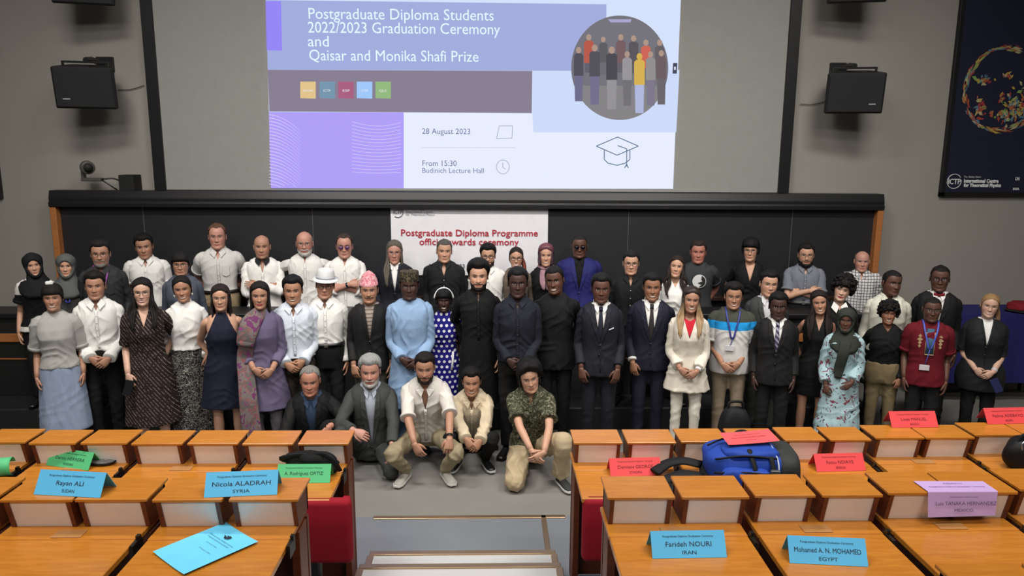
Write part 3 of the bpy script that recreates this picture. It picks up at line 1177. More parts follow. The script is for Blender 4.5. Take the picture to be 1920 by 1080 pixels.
tent(1716, 802, z1l, 1, REDP, 'red tent card standing on the ledge in front of the maroon shirt', L3('Lucas MANUEL', 'ANGOLA', 0.16, 0.06), INKR)
tent(1893, 795, z1l, 3, REDP, 'red tent card on the ledge behind the black shoulder bag', L3('Fatima ADEBAYO', 'NIGERIA', 0.2, 0.05), INKR)
tent(568, 906, z1d, 0, GREEN, 'green tent card leaning in front of the crumpled black bag', L3('A. Rodriguez ORTIZ', 'COLOMBIA', 0.21, 0.07), INKG)
tent(130, 878, z1d, -16, GREEN, 'green tent card standing crooked behind the blue card, by the grey pouch', L3('Darvin HERRERA', 'HONDURAS', 0.2, 0.07), INKG)


def sheet(px, py, z, rz, W, H, rgb, label, lines, ink, tilt=(0, 0), name='paper_sheet'):
    p = at_z(px, py, z)
    t = thing(name, label, 'paper', (p.x, p.y, z + 0.0055), R(rz))
    t.rotation_euler = Euler((R(tilt[0]), R(tilt[1]), R(rz)))
    b = Buf()
    n = 8
    V, f = [], []
    for j in range(n + 1):
        for i in range(n + 1):
            x, y = W * (i / n - .5), H * (j / n - .5)
            V.append((x, y, 0.004 * (abs(i / n - .5) * 2) ** 3 + 0.001))
    for j in range(n):
        for i in range(n):
            a = j * (n + 1) + i
            f.append((a, a + 1, a + n + 2, a + n + 1))
    b.add(V, f)
    link('sheet', b.mesh('sheet', plain(rgb, 0.6, name='card_paper')), t)
    for (s, u, v, sz, wd) in lines:
        text('lettering', s, sz, ink, t, Matrix.Translation((u, v, 0.0045)), 'CENTER', 0.0, wd)
    return t


cb = sheet(387, 1029, z2d, -41, 0.245, 0.305, (104, 200, 238), 'loose light blue printed sheet on the desk nearest the aisle steps',
           [(small, 0, 0.062, 0.008, 0.17), ('Postgraduate Diploma Students 2022/2023', 0, 0.047, 0.008, 0.15), ('Lecture Hall', 0, 0.02, 0.006, 0.07), ('28 August 2023', 0.02, -0.02, 0.006, 0.08)], INK)
b = Buf()
for k in range(7):
    a = k / 7 * 6.28
    b.add([(0.018 * math.cos(a) * (1.8 if k % 2 else 1), 0.09 + 0.012 * math.sin(a), 0.005), (0, 0.09, 0.0052), (0.018 * math.cos(a + .7), 0.09 + 0.014 * math.sin(a + .7), 0.005)], [(0, 1, 2)])
link('emblem', b.mesh('emblem', INK, smooth=False), cb)

# lilac sheet folded over the ledge
p = at_z(1795, 916, z2l)
yl = ROWS[2][0] + curve_y(p.x) - 0.207
t = thing('name_card', 'lilac unfolded card hanging over the edge of the second row ledge', 'card', (p.x, yl, z2l + 0.002))
b = Buf()
W = 0.30
b.add([(-W / 2 - .005, 0.10, 0.003), (W / 2, 0.095, 0.003), (W / 2, 0.0, 0.003), (W / 2, -0.003, -0.0), (W / 2 - 0.008, -0.018, -0.10), (-W / 2, -0.022, -0.105), (-W / 2, -0.003, 0.0), (-W / 2, 0.0, 0.003)],
      [(0, 7, 2, 1), (7, 6, 3, 2), (6, 5, 4, 3)])
me = b.mesh('card', plain(LILAC, 0.6, name='card_paper'), smooth=False)
link('card', me, t)
ML = Matrix.Translation((0, -0.013, -0.05)) @ Matrix.Rotation(math.pi / 2 - 0.17, 4, 'X')
IL = plain((58, 40, 84), 0.7, name='ink_violet')
text('lettering', 'Luis TANAKA HERNANDEZ', 0.022, IL, t, ML @ Matrix.Translation((0.01, -0.002, 0.006)), 'CENTER', 0, 0.26)
text('lettering', 'MEXICO', 0.018, IL, t, ML @ Matrix.Translation((0, -0.03, 0.006)), 'CENTER', 0, 0.08)
text('lettering', small, 0.009, IL, t, ML @ Matrix.Translation((0, 0.03, 0.006)), 'CENTER', 0, 0.12)
text('lettering', small, 0.014, IL, t, Matrix.Translation((0, 0.035, 0.006)), 'CENTER', 0, 0.24)
text('lettering', 'MEXICO', 0.012, IL, t, Matrix.Translation((0, 0.065, 0.006)), 'CENTER', 0, 0.08)

# rolled green sheet, left edge
p = at_z(-6, 893, z1d)
b = Buf()
rings = []
for x in np.linspace(-0.10, 0.10, 8):
    a = np.linspace(0.2, 4.6, 18)
    rings.append(np.stack([np.full(18, x), 0.05 * np.cos(a), 0.05 + 0.05 * np.sin(a)], 1))
b.add(np.concatenate(rings), ring_faces(8, 18, False))
gme = b.mesh('rolled_sheet', plain(GREEN, 0.6, name='card_paper'))
o = link('rolled_sheet', gme, None, (p.x - 0.02, p.y, z1d))
o.rotation_euler = (0, R(0), R(14))
md = o.modifiers.new('t', 'SOLIDIFY')
md.thickness = 0.0015
tag(o, 'curled green card on the front desk at the edge of the view', 'card')

# ------------------------------------------------------------------ bags
# blue backpack lying on the front row desk
p = at_z(1388, 888, z1d)
bp = thing('backpack', 'bright blue and black backpack lying on the front desk', 'backpack', (p.x, ROWS[1][0] - 0.42, z1d + 0.002), R(-6))
BB, BK, BG = fabric((34, 66, 156), 0.7), fabric((20, 20, 22), 0.7), fabric((48, 50, 50), 0.7)


def pillow(name, cx_, cy_, cz_, rx, ry, rz, mat, parent, ex=0.45, amp=0.03, seed=0, rot=None):
    th = np.linspace(0, 2 * np.pi, 36, endpoint=False)
    rings = []
    nv = 16
    for i in range(nv):
        ph_ = -np.pi / 2 + np.pi * (i + 0.5) / nv
        c, s = np.cos(ph_), np.sin(ph_)
        c, s = np.sign(c) * abs(c) ** ex, np.sign(s) * abs(s) ** ex
        X_ = np.sign(np.cos(th)) * abs(np.cos(th)) ** ex
        Y_ = np.sign(np.sin(th)) * abs(np.sin(th)) ** ex
        rings.append(np.stack([X_ * c * rx, Y_ * c * ry, np.full(36, s * rz)], 1))
    V = np.concatenate(rings)
    d = np.sin(5 * V[:, 0] / rx + seed + 2 * np.sin(3 * V[:, 1] / ry)) * np.sin(4 * V[:, 2] / rz + 3 * V[:, 1] / ry + seed)
    V = V * (1 + amp * d)[:, None]
    if rot is not None:
        V = xf(Euler(rot).to_matrix().to_4x4(), V)
    V = V + (cx_, cy_, cz_)
    b_ = Buf()
    b_.add(V, ring_faces(nv, 36))
    return link(name, b_.mesh(name, mat), parent)


body = pillow('main_compartment', 0, 0.02, 0.10, 0.235, 0.17, 0.10, BB, bp, 0.6, 0.03, 1)
pillow('bottom_panel', 0.19, 0.02, 0.10, 0.075, 0.172, 0.10, BG, bp, 0.6, 0.02, 2)
pillow('back_panel', 0, 0.01, 0.03, 0.25, 0.18, 0.035, BK, bp, 0.6, 0.03, 1)
pillow('front_pocket', 0.0, -0.04, 0.185, 0.15, 0.09, 0.035, BB, bp, 0.6, 0.05, 3)
pillow('side_pocket', -0.04, -0.16, 0.09, 0.13, 0.04, 0.05, BB, bp, 0.6, 0.05, 3)
for (pts_, r_, m_) in (([(-0.2, -0.12, 0.17), (-0.05, -0.135, 0.2), (0.12, -0.13, 0.19)], 0.006, 'zip'), ([(-0.22, 0.0, 0.2), (-0.1, 0.05, 0.225), (0.13, 0.06, 0.21)], 0.006, 'zip'),
                       ([(-0.21, -0.16, 0.11), (-0.05, -0.19, 0.13), (0.12, -0.18, 0.12)], 0.006, 'zip')):
    b = Buf()
    P, rr_ = smooth_path(pts_, [r_] * 3)
    tube(b, P, rr_, 6)
    link('zip', b.mesh('zip', BK), bp)
b = Buf()
P, rr_ = smooth_path([(0.125, -0.16, 0.04), (0.125, -0.15, 0.17), (0.12, 0.0, 0.215), (0.125, 0.14, 0.19)], [0.004] * 4)
tube(b, P, rr_, 6)
link('piping', b.mesh('piping', plain((190, 200, 215), 0.5)), bp)
for (pts_, nm) in (([(-0.02, -0.10, 0.225), (0.0, -0.17, 0.15), (0.02, -0.2, 0.04)], 'compression_strap'), ([(-0.24, 0.06, 0.06), (-0.33, 0.10, 0.06), (-0.42, 0.08, 0.05), (-0.5, 0.0, 0.03)], 'shoulder_strap'),
                   ([(-0.24, -0.06, 0.04), (-0.36, -0.06, 0.05), (-0.46, -0.1, 0.02), (-0.42, -0.2, 0.012)], 'shoulder_strap'), ([(0.09, -0.13, 0.2), (0.1, -0.18, 0.12), (0.1, -0.2, 0.05)], 'compression_strap')):
    b = Buf()
    fat = 'shoulder' in nm
    P, rr_ = smooth_path(pts_, [(0.035 if fat else 0.013, 0.012 if fat else 0.004)] * len(pts_))
    tube(b, P, rr_, 8, (0, -0.3, 1))
    link(nm, b.mesh(nm, BK), bp)
link('buckle', box_me('buckle', 0.075, 0.125, -0.198, -0.178, 0.09, 0.15, plain((70, 72, 74), 0.4), 0.004), bp)
b = Buf()
P, rr_ = smooth_path([(-0.05, 0.16, 0.15), (-0.03, 0.18, 0.21), (0.03, 0.18, 0.215), (0.05, 0.16, 0.15)], [0.009] * 4)
tube(b, P, rr_, 8)
link('grab_handle', b.mesh('grab_handle', BK), bp)

# red sheet on the backpack
rs = sheet(1404, 822, z1d + 0.242, 6, 0.29, 0.13, (222, 82, 88), 'red unfolded name card lying on top of the blue backpack',
           [(small, 0, 0.025, 0.01, 0.16), ('Juan FERNANDEZ LOPEZ', 0, -0.005, 0.014, 0.2), ('ARGENTINA', 0, -0.032, 0.01, 0.06)], INKR, (8, -2), 'name_card')
rs['category'] = 'card'

# crumpled black bag, front left aisle desk
p = at_z(582, 885, z1d)
bg = thing('cloth_bag', 'crumpled black cloth bag lying on the front desk by the aisle', 'bag', (p.x + 0.01, ROWS[1][0] - 0.265, z1d + 0.002), R(-6))
me = blob('bag_body', 0.155, 0.06, 0.058, fabric((16, 16, 17), 0.85), 1.4, 0.16, 5)
link('bag_body', me, bg)
b = Buf()
P, rr_ = smooth_path([(-0.12, -0.02, 0.06), (-0.16, -0.05, 0.09), (-0.06, -0.03, 0.105), (0.0, 0.0, 0.08)], [(0.014, 0.004)] * 4)
tube(b, P, rr_, 8)
P, rr_ = smooth_path([(0.0, -0.02, 0.08), (0.07, -0.03, 0.115), (0.14, -0.05, 0.09), (0.17, -0.03, 0.02)], [(0.014, 0.004)] * 4)
tube(b, P, rr_, 8)
link('strap', b.mesh('strap', BK), bg)

# grey pouch
p = at_z(190, 868, z1d)
gp = thing('pouch', 'flat grey pouch with black rim behind the green card', 'pouch', (p.x, p.y, z1d + 0.001), R(-14))
link('pouch_body', blob('pouch_body', 0.085, 0.05, 0.014, fabric((112, 110, 108), 0.7), 0.6, 0.02), gp)
b = Buf()
a = np.linspace(0, 2 * np.pi, 25)
tube(b, [(0.088 * math.cos(t_), 0.053 * math.sin(t_), 0.014) for t_ in a], [0.005] * 25, 6, (0, 0, 1), cap=False)
link('rim', b.mesh('rim', BK), gp)
link('clasp', box_me('clasp', 0.035, 0.05, -0.02, -0.005, 0.024, 0.03, plain((190, 190, 190), 0.3, 0.8), 0.002), gp)

# black shoulder bag at the right
p = at_z(1898, 858, z1d)
sb = thing('shoulder_bag', 'bulky black shoulder bag with metal clips on the front desk', 'bag', (p.x + 0.01, ROWS[1][0] + curve_y(p.x) - 0.36, z1d + 0.002))
link('bag_body', blob('bag_body', 0.165, 0.10, 0.098, fabric((15, 15, 17), 0.55), 2.2, 0.05, 3), sb)
b = Buf()
P, rr_ = smooth_path([(-0.1, -0.02, 0.14), (-0.09, -0.02, 0.2), (0.0, -0.02, 0.215), (0.1, -0.02, 0.17)], [(0.016, 0.006)] * 4)
tube(b, P, rr_, 8)
link('handle', b.mesh('handle', BK), sb)
CH = plain((200, 200, 205), 0.2, 0.9, name='chrome')
for q_ in ([(-0.11, -0.06, 0.12), (-0.115, -0.055, 0.17), (-0.08, -0.05, 0.185)], [(0.0, -0.095, 0.135), (0.04, -0.09, 0.15), (0.07, -0.09, 0.145)]):
    b = Buf()
    P, rr_ = smooth_path(q_, [0.0045] * 3)
    tube(b, P, rr_, 6)
    link('metal_clip', b.mesh('metal_clip', CH), sb)

# black bag beyond the ledge, standing behind the front row
p = PX(1375, 788, 4.75)
bk = thing('backpack', 'black backpack standing behind the front desks below the khaki trousers', 'backpack', (p.x, 4.72, T1))
pillow('main_compartment', 0, 0, 0.455, 0.11, 0.09, 0.455, BK, bk, 0.55, 0.015, 1)
b = Buf()
P, rr_ = smooth_path([(-0.05, 0, 0.90), (-0.04, 0, 0.945), (0.04, 0, 0.945), (0.05, 0, 0.90)], [0.01] * 4)
tube(b, P, rr_, 8)
link('grab_handle', b.mesh('grab_handle', BK), bk)

# ================================================================== PEOPLE
NCOL = 56


def smoothstep(x):
    x = np.clip(x, 0, 1)
    return x * x * (3 - 2 * x)


# --- head template (metres for a 1.75 m person; origin at eye level, face towards -y)
# rows: front(y,z), side(x,z), back(y,z)
HR = [  # yf, zf, xs, zs, yb, zb
    (.046, -.215, .063, -.205, .066, -.185), (.045, -.185, .059, -.170, .063, -.145), (.047, -.155, .058, -.135, .066, -.105),
    (.058, -.132, .060, -.112, .074, -.075), (.080, -.122, .0615, -.095, .082, -.05), (.0905, -.1165, .063, -.084, .087, -.034),
    (.0955, -.107, .0645, -.075, .091, -.022), (.0945, -.096, .066, -.067, .094, -.014), (.0925, -.087, .0675, -.061, .096, -.007),
    (.0945, -.078, .069, -.055, .098, 0), (.0935, -.071, .070, -.050, .0985, .005), (.0955, -.063, .071, -.045, .099, .009),
    (.0935, -.054, .072, -.039, .0995, .013), (.0935, -.045, .073, -.033, .1, .017), (.0935, -.036, .0735, -.027, .1005, .021),
    (.0935, -.027, .074, -.020, .101, .025), (.0925, -.018, .0745, -.013, .1012, .029), (.0915, -.009, .075, -.005, .1013, .033),
    (.0915, .0, .0752, .003, .1013, .037), (.0925, .009, .0755, .011, .101, .042), (.0955, .018, .0757, .019, .1005, .047),
    (.0975, .028, .0757, .028, .099, .053), (.0975, .040, .0755, .038, .097, .06), (.096, .052, .074, .049, .093, .068),
    (.0915, .066, .071, .062, .086, .077), (.083, .080, .065, .076, .075, .087), (.069, .094, .054, .09, .06, .097),
    (.050, .105, .039, .102, .042, .106), (.027, .1125, .021, .111, .022, .113), (.006, .1155, .005, .1155, .005, .1155)]
_u = np.linspace(-np.pi, np.pi, NCOL, endpoint=False)
UU = _u - 0.42 * np.sin(_u)          # denser in front (u = 0)
_hr = np.array(HR)


def head_template():
    rows = []
    # refine rows x2 with linear/cosine mix
    idx = np.linspace(0, len(_hr) - 1, 56)
    out = np.empty((len(idx), 6))
    for c in range(6):
        col_ = _hr[:, c]
        i0 = np.clip(np.floor(idx).astype(int), 0, len(col_) - 2)
        t = idx - i0
        p0, p1, p2, p3 = col_[np.clip(i0 - 1, 0, None)], col_[i0], col_[i0 + 1], col_[np.clip(i0 + 2, None, len(col_) - 1)]
        out[:, c] = 0.5 * (2 * p1 + (p2 - p0) * t + (2 * p0 - 5 * p1 + 4 * p2 - p3) * t * t + (3 * p1 - p0 - 3 * p2 + p3) * t ** 3)
    V = []
    for (yf, zf, xs, zs, yb, zb) in out:
        c, s = np.cos(UU), np.sin(UU)
        ex = 0.92
        x = xs * np.sign(s) * np.abs(s) ** ex
        y = np.where(c > 0, -yf * np.abs(c) ** ex, yb * np.abs(c))
        w2 = np.abs(c) ** 2
        z = zs + np.where(c > 0, (zf - zs), (zb - zs)) * w2
        V.append(np.stack([x, y, z], 1))
    V = np.concatenate(V)
    x, y, z = V.T
    fr = y < -0.02

    def g(cx, cz, sx, sz):
        return np.exp(-((x - cx) / sx) ** 2 - ((z - cz) / sz) ** 2)

    d = np.zeros(len(V))
    zn = np.clip((0.012 - z) / 0.050, 0, 1)
    ridge = np.exp(-(x / (0.0075 + 0.006 * zn)) ** 2) * np.where(z < 0.014, 1, np.exp(-((z - 0.014) / .012) ** 2)) * np.where(z > -0.040, 1, np.exp(-((z + .040) / .006) ** 2))
    d += ridge * (0.006 + 0.016 * zn)
    d += 0.006 * (g(.013, -.038, .006, .006) + g(-.013, -.038, .006, .006))
    for s in (-1, 1):
        d -= 0.008 * g(s * .031, -.001, .017, .011)
        d += 0.004 * g(s * .045, -.033, .016, .016)
        d += 0.004 * g(s * .03, .019, .02, .007)
        d -= 0.004 * g(s * .045, -.07, .012, .02)
    d += 0.005 * g(0, -.107, .016, .012)
    d += 0.003 * g(0, -.071, .022, .014)
    V[:, 1] -= np.where(fr, d, 0)
    return V


HEAD = head_template()
NROW = len(HEAD) // NCOL
HEAD_F = ring_faces(NROW, NCOL, True, False, True)


def vnormals(V, F_):
    N = np.zeros_like(V)
    q = np.array([f for f in F_ if len(f) == 4])
    n = np.cross(V[q[:, 2]] - V[q[:, 0]], V[q[:, 3]] - V[q[:, 1]])
    for k in range(4):
        np.add.at(N, q[:, k], n)
    return N / (np.linalg.norm(N, axis=1)[:, None] + 1e-12)


HEAD_N = vnormals(HEAD, HEAD_F)
if (HEAD_N[:, 1] * HEAD[:, 1]).sum() < 0:
    HEAD_N = -HEAD_N
_fm = HEAD[HEAD[:, 1] < -0.01]
gx, gz = np.linspace(-.075, .075, 76), np.linspace(-.12, .1, 111)
GX, GZ = np.meshgrid(gx, gz, indexing='ij')
_q = np.stack([GX.ravel(), GZ.ravel()], 1)
_d2 = ((_q[:, None, :] - _fm[None, :, ::2]) ** 2).sum(2)
_k = np.argpartition(_d2, 4, axis=1)[:, :4]
_w = 1 / (np.take_along_axis(_d2, _k, 1) + 1e-8)
FY = ((_fm[:, 1][_k] * _w).sum(1) / _w.sum(1)).reshape(GX.shape)


def face_y(x, z):
    x, z = np.asarray(x, float), np.asarray(z, float)
    fx = np.clip((x + .075) / .15 * 75, 0, 74.999)
    fz = np.clip((z + .12) / .22 * 110, 0, 109.999)
    i, j = fx.astype(int), fz.astype(int)
    a, b_ = fx - i, fz - j
    return FY[i, j] * (1 - a) * (1 - b_) + FY[i + 1, j] * a * (1 - b_) + FY[i, j + 1] * (1 - a) * b_ + FY[i + 1, j + 1] * a * b_


def face_patch(x0, x1, zlo, zhi, off, nx=9, nz=3, cx=0.0):
    """small patch lying on the face between curves zlo(x), zhi(x)"""
    X_ = np.linspace(x0, x1, nx)
    V = []
    for j in range(nz):
        t = j / (nz - 1)
        Z_ = zlo(X_) * (1 - t) + zhi(X_) * t
        bul = 4 * t * (1 - t)
        V.append(np.stack([X_, face_y(X_, Z_) - off * (0.55 + 0.45 * bul), Z_], 1))
    V = np.concatenate(V)
    return V, ring_faces(nz, nx, False)


# --- torso: z fraction of height -> half width, half depth, y centre (for 1.75 m)
TZ = np.array([.40, .455, .50, .54, .575, .61, .66, .71, .76, .79, .81, .826, .840, .852, .865])
TM_W = np.array([.150, .158, .165, .158, .146, .138, .142, .150, .158, .162, .155, .136, .106, .077, .062])
TM_D = np.array([.105, .115, .120, .115, .106, .102, .108, .116, .115, .106, .096, .084, .070, .060, .055])
TF_W = np.array([.150, .168, .172, .160, .138, .122, .128, .136, .143, .143, .136, .118, .090, .065, .053])
TF_D = np.array([.108, .120, .122, .112, .096, .090, .104, .128, .118, .098, .088, .076, .064, .052, .047])
T_Y = np.array([.01, .012, .012, .006, .0, -.002, -.004, -.008, -.004, .002, .006, .010, .012, .012, .012])


class Fig:
    def __init__(s, h, sex='m', girth=1.0, belly=0.0, M=None):
        s.h, s.k = h, h / 1.75
        s.W = (TM_W if sex == 'm' else TF_W) * girth
        s.D = (TM_D if sex == 'm' else TF_D) * girth
        s.D = s.D + belly * np.exp(-((TZ - .60) / .07) ** 2)
        s.W = s.W + belly * 0.6 * np.exp(-((TZ - .60) / .08) ** 2)
        # neck rings keep their size
        s.W[-3:] = (TM_W if sex == 'm' else TF_W)[-3:]
        s.D[-3:] = (TM_D if sex == 'm' else TF_D)[-3:]
        s.sex, s.girth = sex, girth
        s.M = M or Matrix.Identity(4)      # torso local (z measured in standing height) -> person

    def ring_at(s, fz, off=0.0):
        w_ = np.interp(fz, TZ, s.W) * s.k + off
        d_ = np.interp(fz, TZ, s.D) * s.k + off
        y_ = np.interp(fz, TZ, T_Y) * s.k - (0.0)
        return w_, d_, y_

    def ring(s, fz, n=28, off=0.0, u=None, flare=1.0, ez=0.0):
        w_, d_, y_ = s.ring_at(fz, off)
        u = np.linspace(-np.pi, np.pi, n, endpoint=False) if u is None else u
        e = 2 / 2.35
        c, sn = np.cos(u), np.sin(u)
        return np.stack([np.sign(sn) * np.abs(sn) ** e * w_ * flare, y_ - np.sign(c) * np.abs(c) ** e * d_ * flare, np.full(len(u), fz * s.h + ez)], 1)

    def front(s, x, fz, off=0.0):
        w_, d_, y_ = s.ring_at(fz, off)
        t = min(abs(x) / w_, 0.999)
        return y_ - d_ * (1 - t ** 2.35) ** (1 / 2.35)

    def pt(s, x, fz, off=0.0):
        """point on the front of the torso, person space"""
        return s.M @ Vector((x, s.front(x, fz, off), fz * s.h))


def V3(*a):
    return np.array(a, float)


def ik(a, c, l1, l2, pole):
    a, c, pole = map(lambda q: np.array(q, float), (a, c, pole))
    d = c - a
    L = np.linalg.norm(d)
    mx = (l1 + l2) * 0.995
    if L > mx:
        c = a + d / L * mx
        d, L = c - a, mx
    x = (l1 * l1 - l2 * l2 + L * L) / (2 * L)
    hgt = math.sqrt(max(l1 * l1 - x * x, 1e-6))
    dn = d / L
    p = pole - dn * pole.dot(dn)
    p /= np.linalg.norm(p) + 1e-9
    return a + dn * x + p * hgt, c


def make_hand(buf, wpt, d, n, t, k, curl, col):
    """wrist point, finger direction d, palm normal n, thumb side t"""
    d = np.array(d, float)
    d /= np.linalg.norm(d)
    n = np.array(n, float)
    n = n - d * n.dot(d)
    n /= np.linalg.norm(n)
    s = np.cross(d, n)
    if s.dot(np.array(t, float)) < 0:
        s = -s
    rings = []
    an = np.linspace(0, 2 * np.pi, 12, endpoint=False)
    for (u, a, b_) in ((-.012, .025, .019), (.012, .028, .019), (.035, .037, .0175), (.062, .042, .016), (.088, .041, .0135), (.096, .036, .009)):
        c = wpt + d * u * k
        rings.append(c + np.outer(np.cos(an) * a * k, s) + np.outer(np.sin(an) * b_ * k, n))
    loft(buf, rings, True, True, col)
    for i, (lat, L, r) in enumerate(((.0315, .070, .0088), (.0108, .079, .0092), (-.010, .073, .0088), (-.030, .057, .0078))):
        p = wpt + (d * (.082 if i < 3 else .076) + s * lat - n * 0.001) * k
        dd = d + s * lat * 1.6
        pts, rr_ = [p - dd * .012 * k, p], [r * .9 * k, r * 1.05 * k]
        ang = 0
        for seg, fr_ in ((0, .46), (1, .30), (2, .24)):
            ang += curl * (0.55, 1.0, 0.75)[seg] * (1 + .08 * i)
            v = dd * math.cos(ang) + n * math.sin(ang)
            v /= np.linalg.norm(v)
            pts.append(pts[-1] + v * L * fr_ * k)
            rr_.append(r * (.98, .9, .62)[seg] * k)
        tube(buf, pts, rr_, 7, n, col)
    p = wpt + (d * .018 + s * .024 + n * .004) * k
    v1 = d * .75 + s * .62 + n * .25
    v2 = d * .92 + s * .2 + n * .35
    v1, v2 = v1 / np.linalg.norm(v1), v2 / np.linalg.norm(v2)
    pts = [p, p + v1 * .036 * k, p + v1 * .036 * k + v2 * .03 * k, p + v1 * .036 * k + v2 * .053 * k]
    tube(buf, pts, [.014 * k, .0115 * k, .0102 * k, .006 * k], 7, n, col)


# arm poses: wrist (x out from centre, y, z/h), elbow pole, finger dir, palm normal, thumb side, curl; x,dir mirrored for side -1
POSE = {
    'clasp_over': ((.085, -.205, .545), (.42, .9, -.2), (-.72, -.12, -.66), (-.1, 1, .1), (-.5, -.2, .8), .42),
    'clasp_under': ((.080, -.175, .550), (.42, .9, -.2), (-.72, -.05, -.66), (-.1, 1, .1), (-.5, -.2, .8), .35),
    'side': ((.198, -.045, .492), (.15, 1, 0), (-.06, -.12, -1), (-1, .25, 0), (0, -1, 0), .38),
    'side_front': ((.168, -.125, .505), (.25, 1, 0), (-.18, -.15, -1), (-.5, 1, 0), (-.7, -.5, 0), .42),
    'fold_over': ((-.050, -.205, .690), (.9, .1, -.6), (-1, .05, .06), (0, 1, -.3), (0, 0, 1), .25),
    'fold_under': ((-.050, -.165, .668), (.9, .1, -.6), (-1, .25, .1), (0, 1, -.3), (0, 0, 1), .3),
    'behind': ((.11, .17, .53), (.8, .8, 0), (-.8, .1, -.5), (0, -1, 0), (-.5, 0, .6), .3),
    'behind_high': ((.26, .17, .60), (.8, .8, -.3), (.4, .3, -.3), (0, -1, 0), (-.5, 0, .6), .3),
}
PENDING = []      # garments waiting for the joint evaluation


def hexlin(c):
    return np.array(lin(c))


SKINS = {'pale': (214, 172, 150), 'light': (204, 158, 132), 'tan': (182, 136, 112), 'olive': (178, 132, 106), 'brown': (154, 110, 86),
         'dark': (96, 66, 54), 'deep': (70, 50, 44), 'ruddy': (196, 144, 126)}


def build_person(s):
    g = s.get
    h = g('h')
    sex = g('sex', 'm')
    k = h / 1.75
    root = thing('person', s['label'], 'person', s['loc'], s.get('rz', 0), s.get('group'))
    pose = g('legs', 'stand')
    lean, side, twist = g('lean', 0), g('sidelean', 0), g('twist', 0)
    pz = g('pelvis', 0.5 * h)
    M = Matrix.Translation((g('px', 0), g('py', 0), pz)) @ Matrix.Rotation(R(twist), 4, 'Z') @ Matrix.Rotation(R(lean), 4, 'X') @ Matrix.Rotation(R(side), 4, 'Y') @ Matrix.Translation((0, 0, -0.5 * h))
    fg = Fig(h, sex, g('girth', 1.0), g('belly', 0.0), M)
    skin = hexlin(SKINS[g('skin', 'light')] if isinstance(g('skin', 'light'), str) else g('skin')) * 0.92
    # ---------------- body
    B = Buf()
    # head transform
    hs = k * g('hscale', 1.07 if sex == 'm' else 1.03)
    hsx = hs * g('hw', 1.0)
    eye = V3(0, -0.012 * k, h - 0.1155 * hs)
    hyaw, hpit, hrol = g('head', (0, 0, 0))
    HM = (M @ Matrix.Translation(Vector(eye)) @ Matrix.Translation((0, 0.01, -0.11 * hs)) @ Matrix.Rotation(R(-lean * 0.8), 4, 'X') @ Matrix.Rotation(R(hyaw), 4, 'Z') @ Matrix.Rotation(R(hpit), 4, 'X')
          @ Matrix.Rotation(R(hrol), 4, 'Y') @ Matrix.Translation((0, -0.01, 0.11 * hs)) @ Matrix.Diagonal((hsx, hs, hs, 1)))
    HM0 = M @ Matrix.Translation(Vector(eye)) @ Matrix.Diagonal((hs, hs, hs, 1))
    wr = np.repeat(np.clip((np.arange(NROW) - 1) / 6.0, 0, 1), NCOL)[:, None]
    wr = wr * wr * (3 - 2 * wr)
    HV = HEAD.copy()
    if sex == 'f':
        jaw = np.exp(-((HV[:, 2] + .10) / .05) ** 2)
        HV[:, 0] *= (1 - 0.10 * jaw)
        nk = HV[:, 2] < -.125
        HV[nk, 0] *= .88
        HV[nk, 1] *= .88
    hv = xf(HM0, HV) * (1 - wr) + xf(HM, HV) * wr
    # torso rings joined to the neck rows: one surface
    tz = [.468, .47, .48, .50, .52, .54, .575, .61, .64, .66, .69, .71, .74, .76, .775, .79, .80, .81, .818, .826, .833, .840]
    tr = [xf(M, fg.ring(z, u=UU, off=-0.012 - .05 * max(0, (.49 - z) / .022))) for z in tz]
    allv = np.concatenate([np.concatenate(tr), hv])
    nT = len(tz)
    colr = np.tile(skin, (len(allv), 1))
    hc = colr[nT * NCOL:]
    # natural colouring: lips/cheek warmth, stubble
    st = g('stubble', 0)
    if st:
        m_ = np.exp(-((HEAD[:, 2] + .085) / .035) ** 2) * (HEAD[:, 1] < -.0) * (HEAD[:, 2] > -.13)
        hc[:] = hc * (1 - st * m_[:, None]) + hexlin(g('beardcol', (40, 32, 28))) * st * m_[:, None]
    ck = np.exp(-((np.abs(HEAD[:, 0]) - .042) / .02) ** 2 - ((HEAD[:, 2] + .035) / .022) ** 2) * (HEAD[:, 1] < 0)
    hc[:] = hc * (1 + ck[:, None] * np.array([.10, -.06, -.08]))
    B.add(allv, ring_faces(nT + NROW, NCOL), colr)
    # ears
    for e in (-1, 1):
        th = np.linspace(0, 2 * np.pi, 12, endpoint=False)
        rings = [np.stack([np.full(12, e * (.0735 + dx_)), .010 + np.cos(th) * .016 * r_ * (1) + dx_ * .4, -.010 + np.sin(th) * .029 * r_ - .003 * np.cos(th)], 1) for dx_, r_ in ((0, .75), (.006, 1), (.011, 1.0), (.012, .78), (.007, .5))]
        b2 = np.concatenate(rings)
        B.add(xf(HM, b2), ring_faces(5, 12), skin * .94)
    # face details
    hairc = hexlin(g('brow', g('hair', (24, 20, 18))))
    dk = g('skin') in ('dark', 'deep')
    lip = skin * np.array([.82, .52, .52]) if not dk else skin * np.array([.9, .62, .66])
    if g('lipstick'):
        lip = hexlin((168, 62, 70))

    def fp(x0, x1, lo, hi, off, col, nx=9, nz=3):
        V_, f_ = face_patch(x0, x1, lo, hi, off, nx, nz)
        B.add(xf(HM, V_), f_, np.asarray(col))

    smile = g('smile', 0.3)
    mw = .0235 + .006 * smile
    arc = lambda X_: .010 * smile * (X_ / mw) ** 2 - .002 * smile
    zm = -.0715
    op = .0 if not g('teeth') else .0052
    edge = lambda X_: np.sqrt(np.clip(1 - (X_ / mw) ** 2, 0, 1))
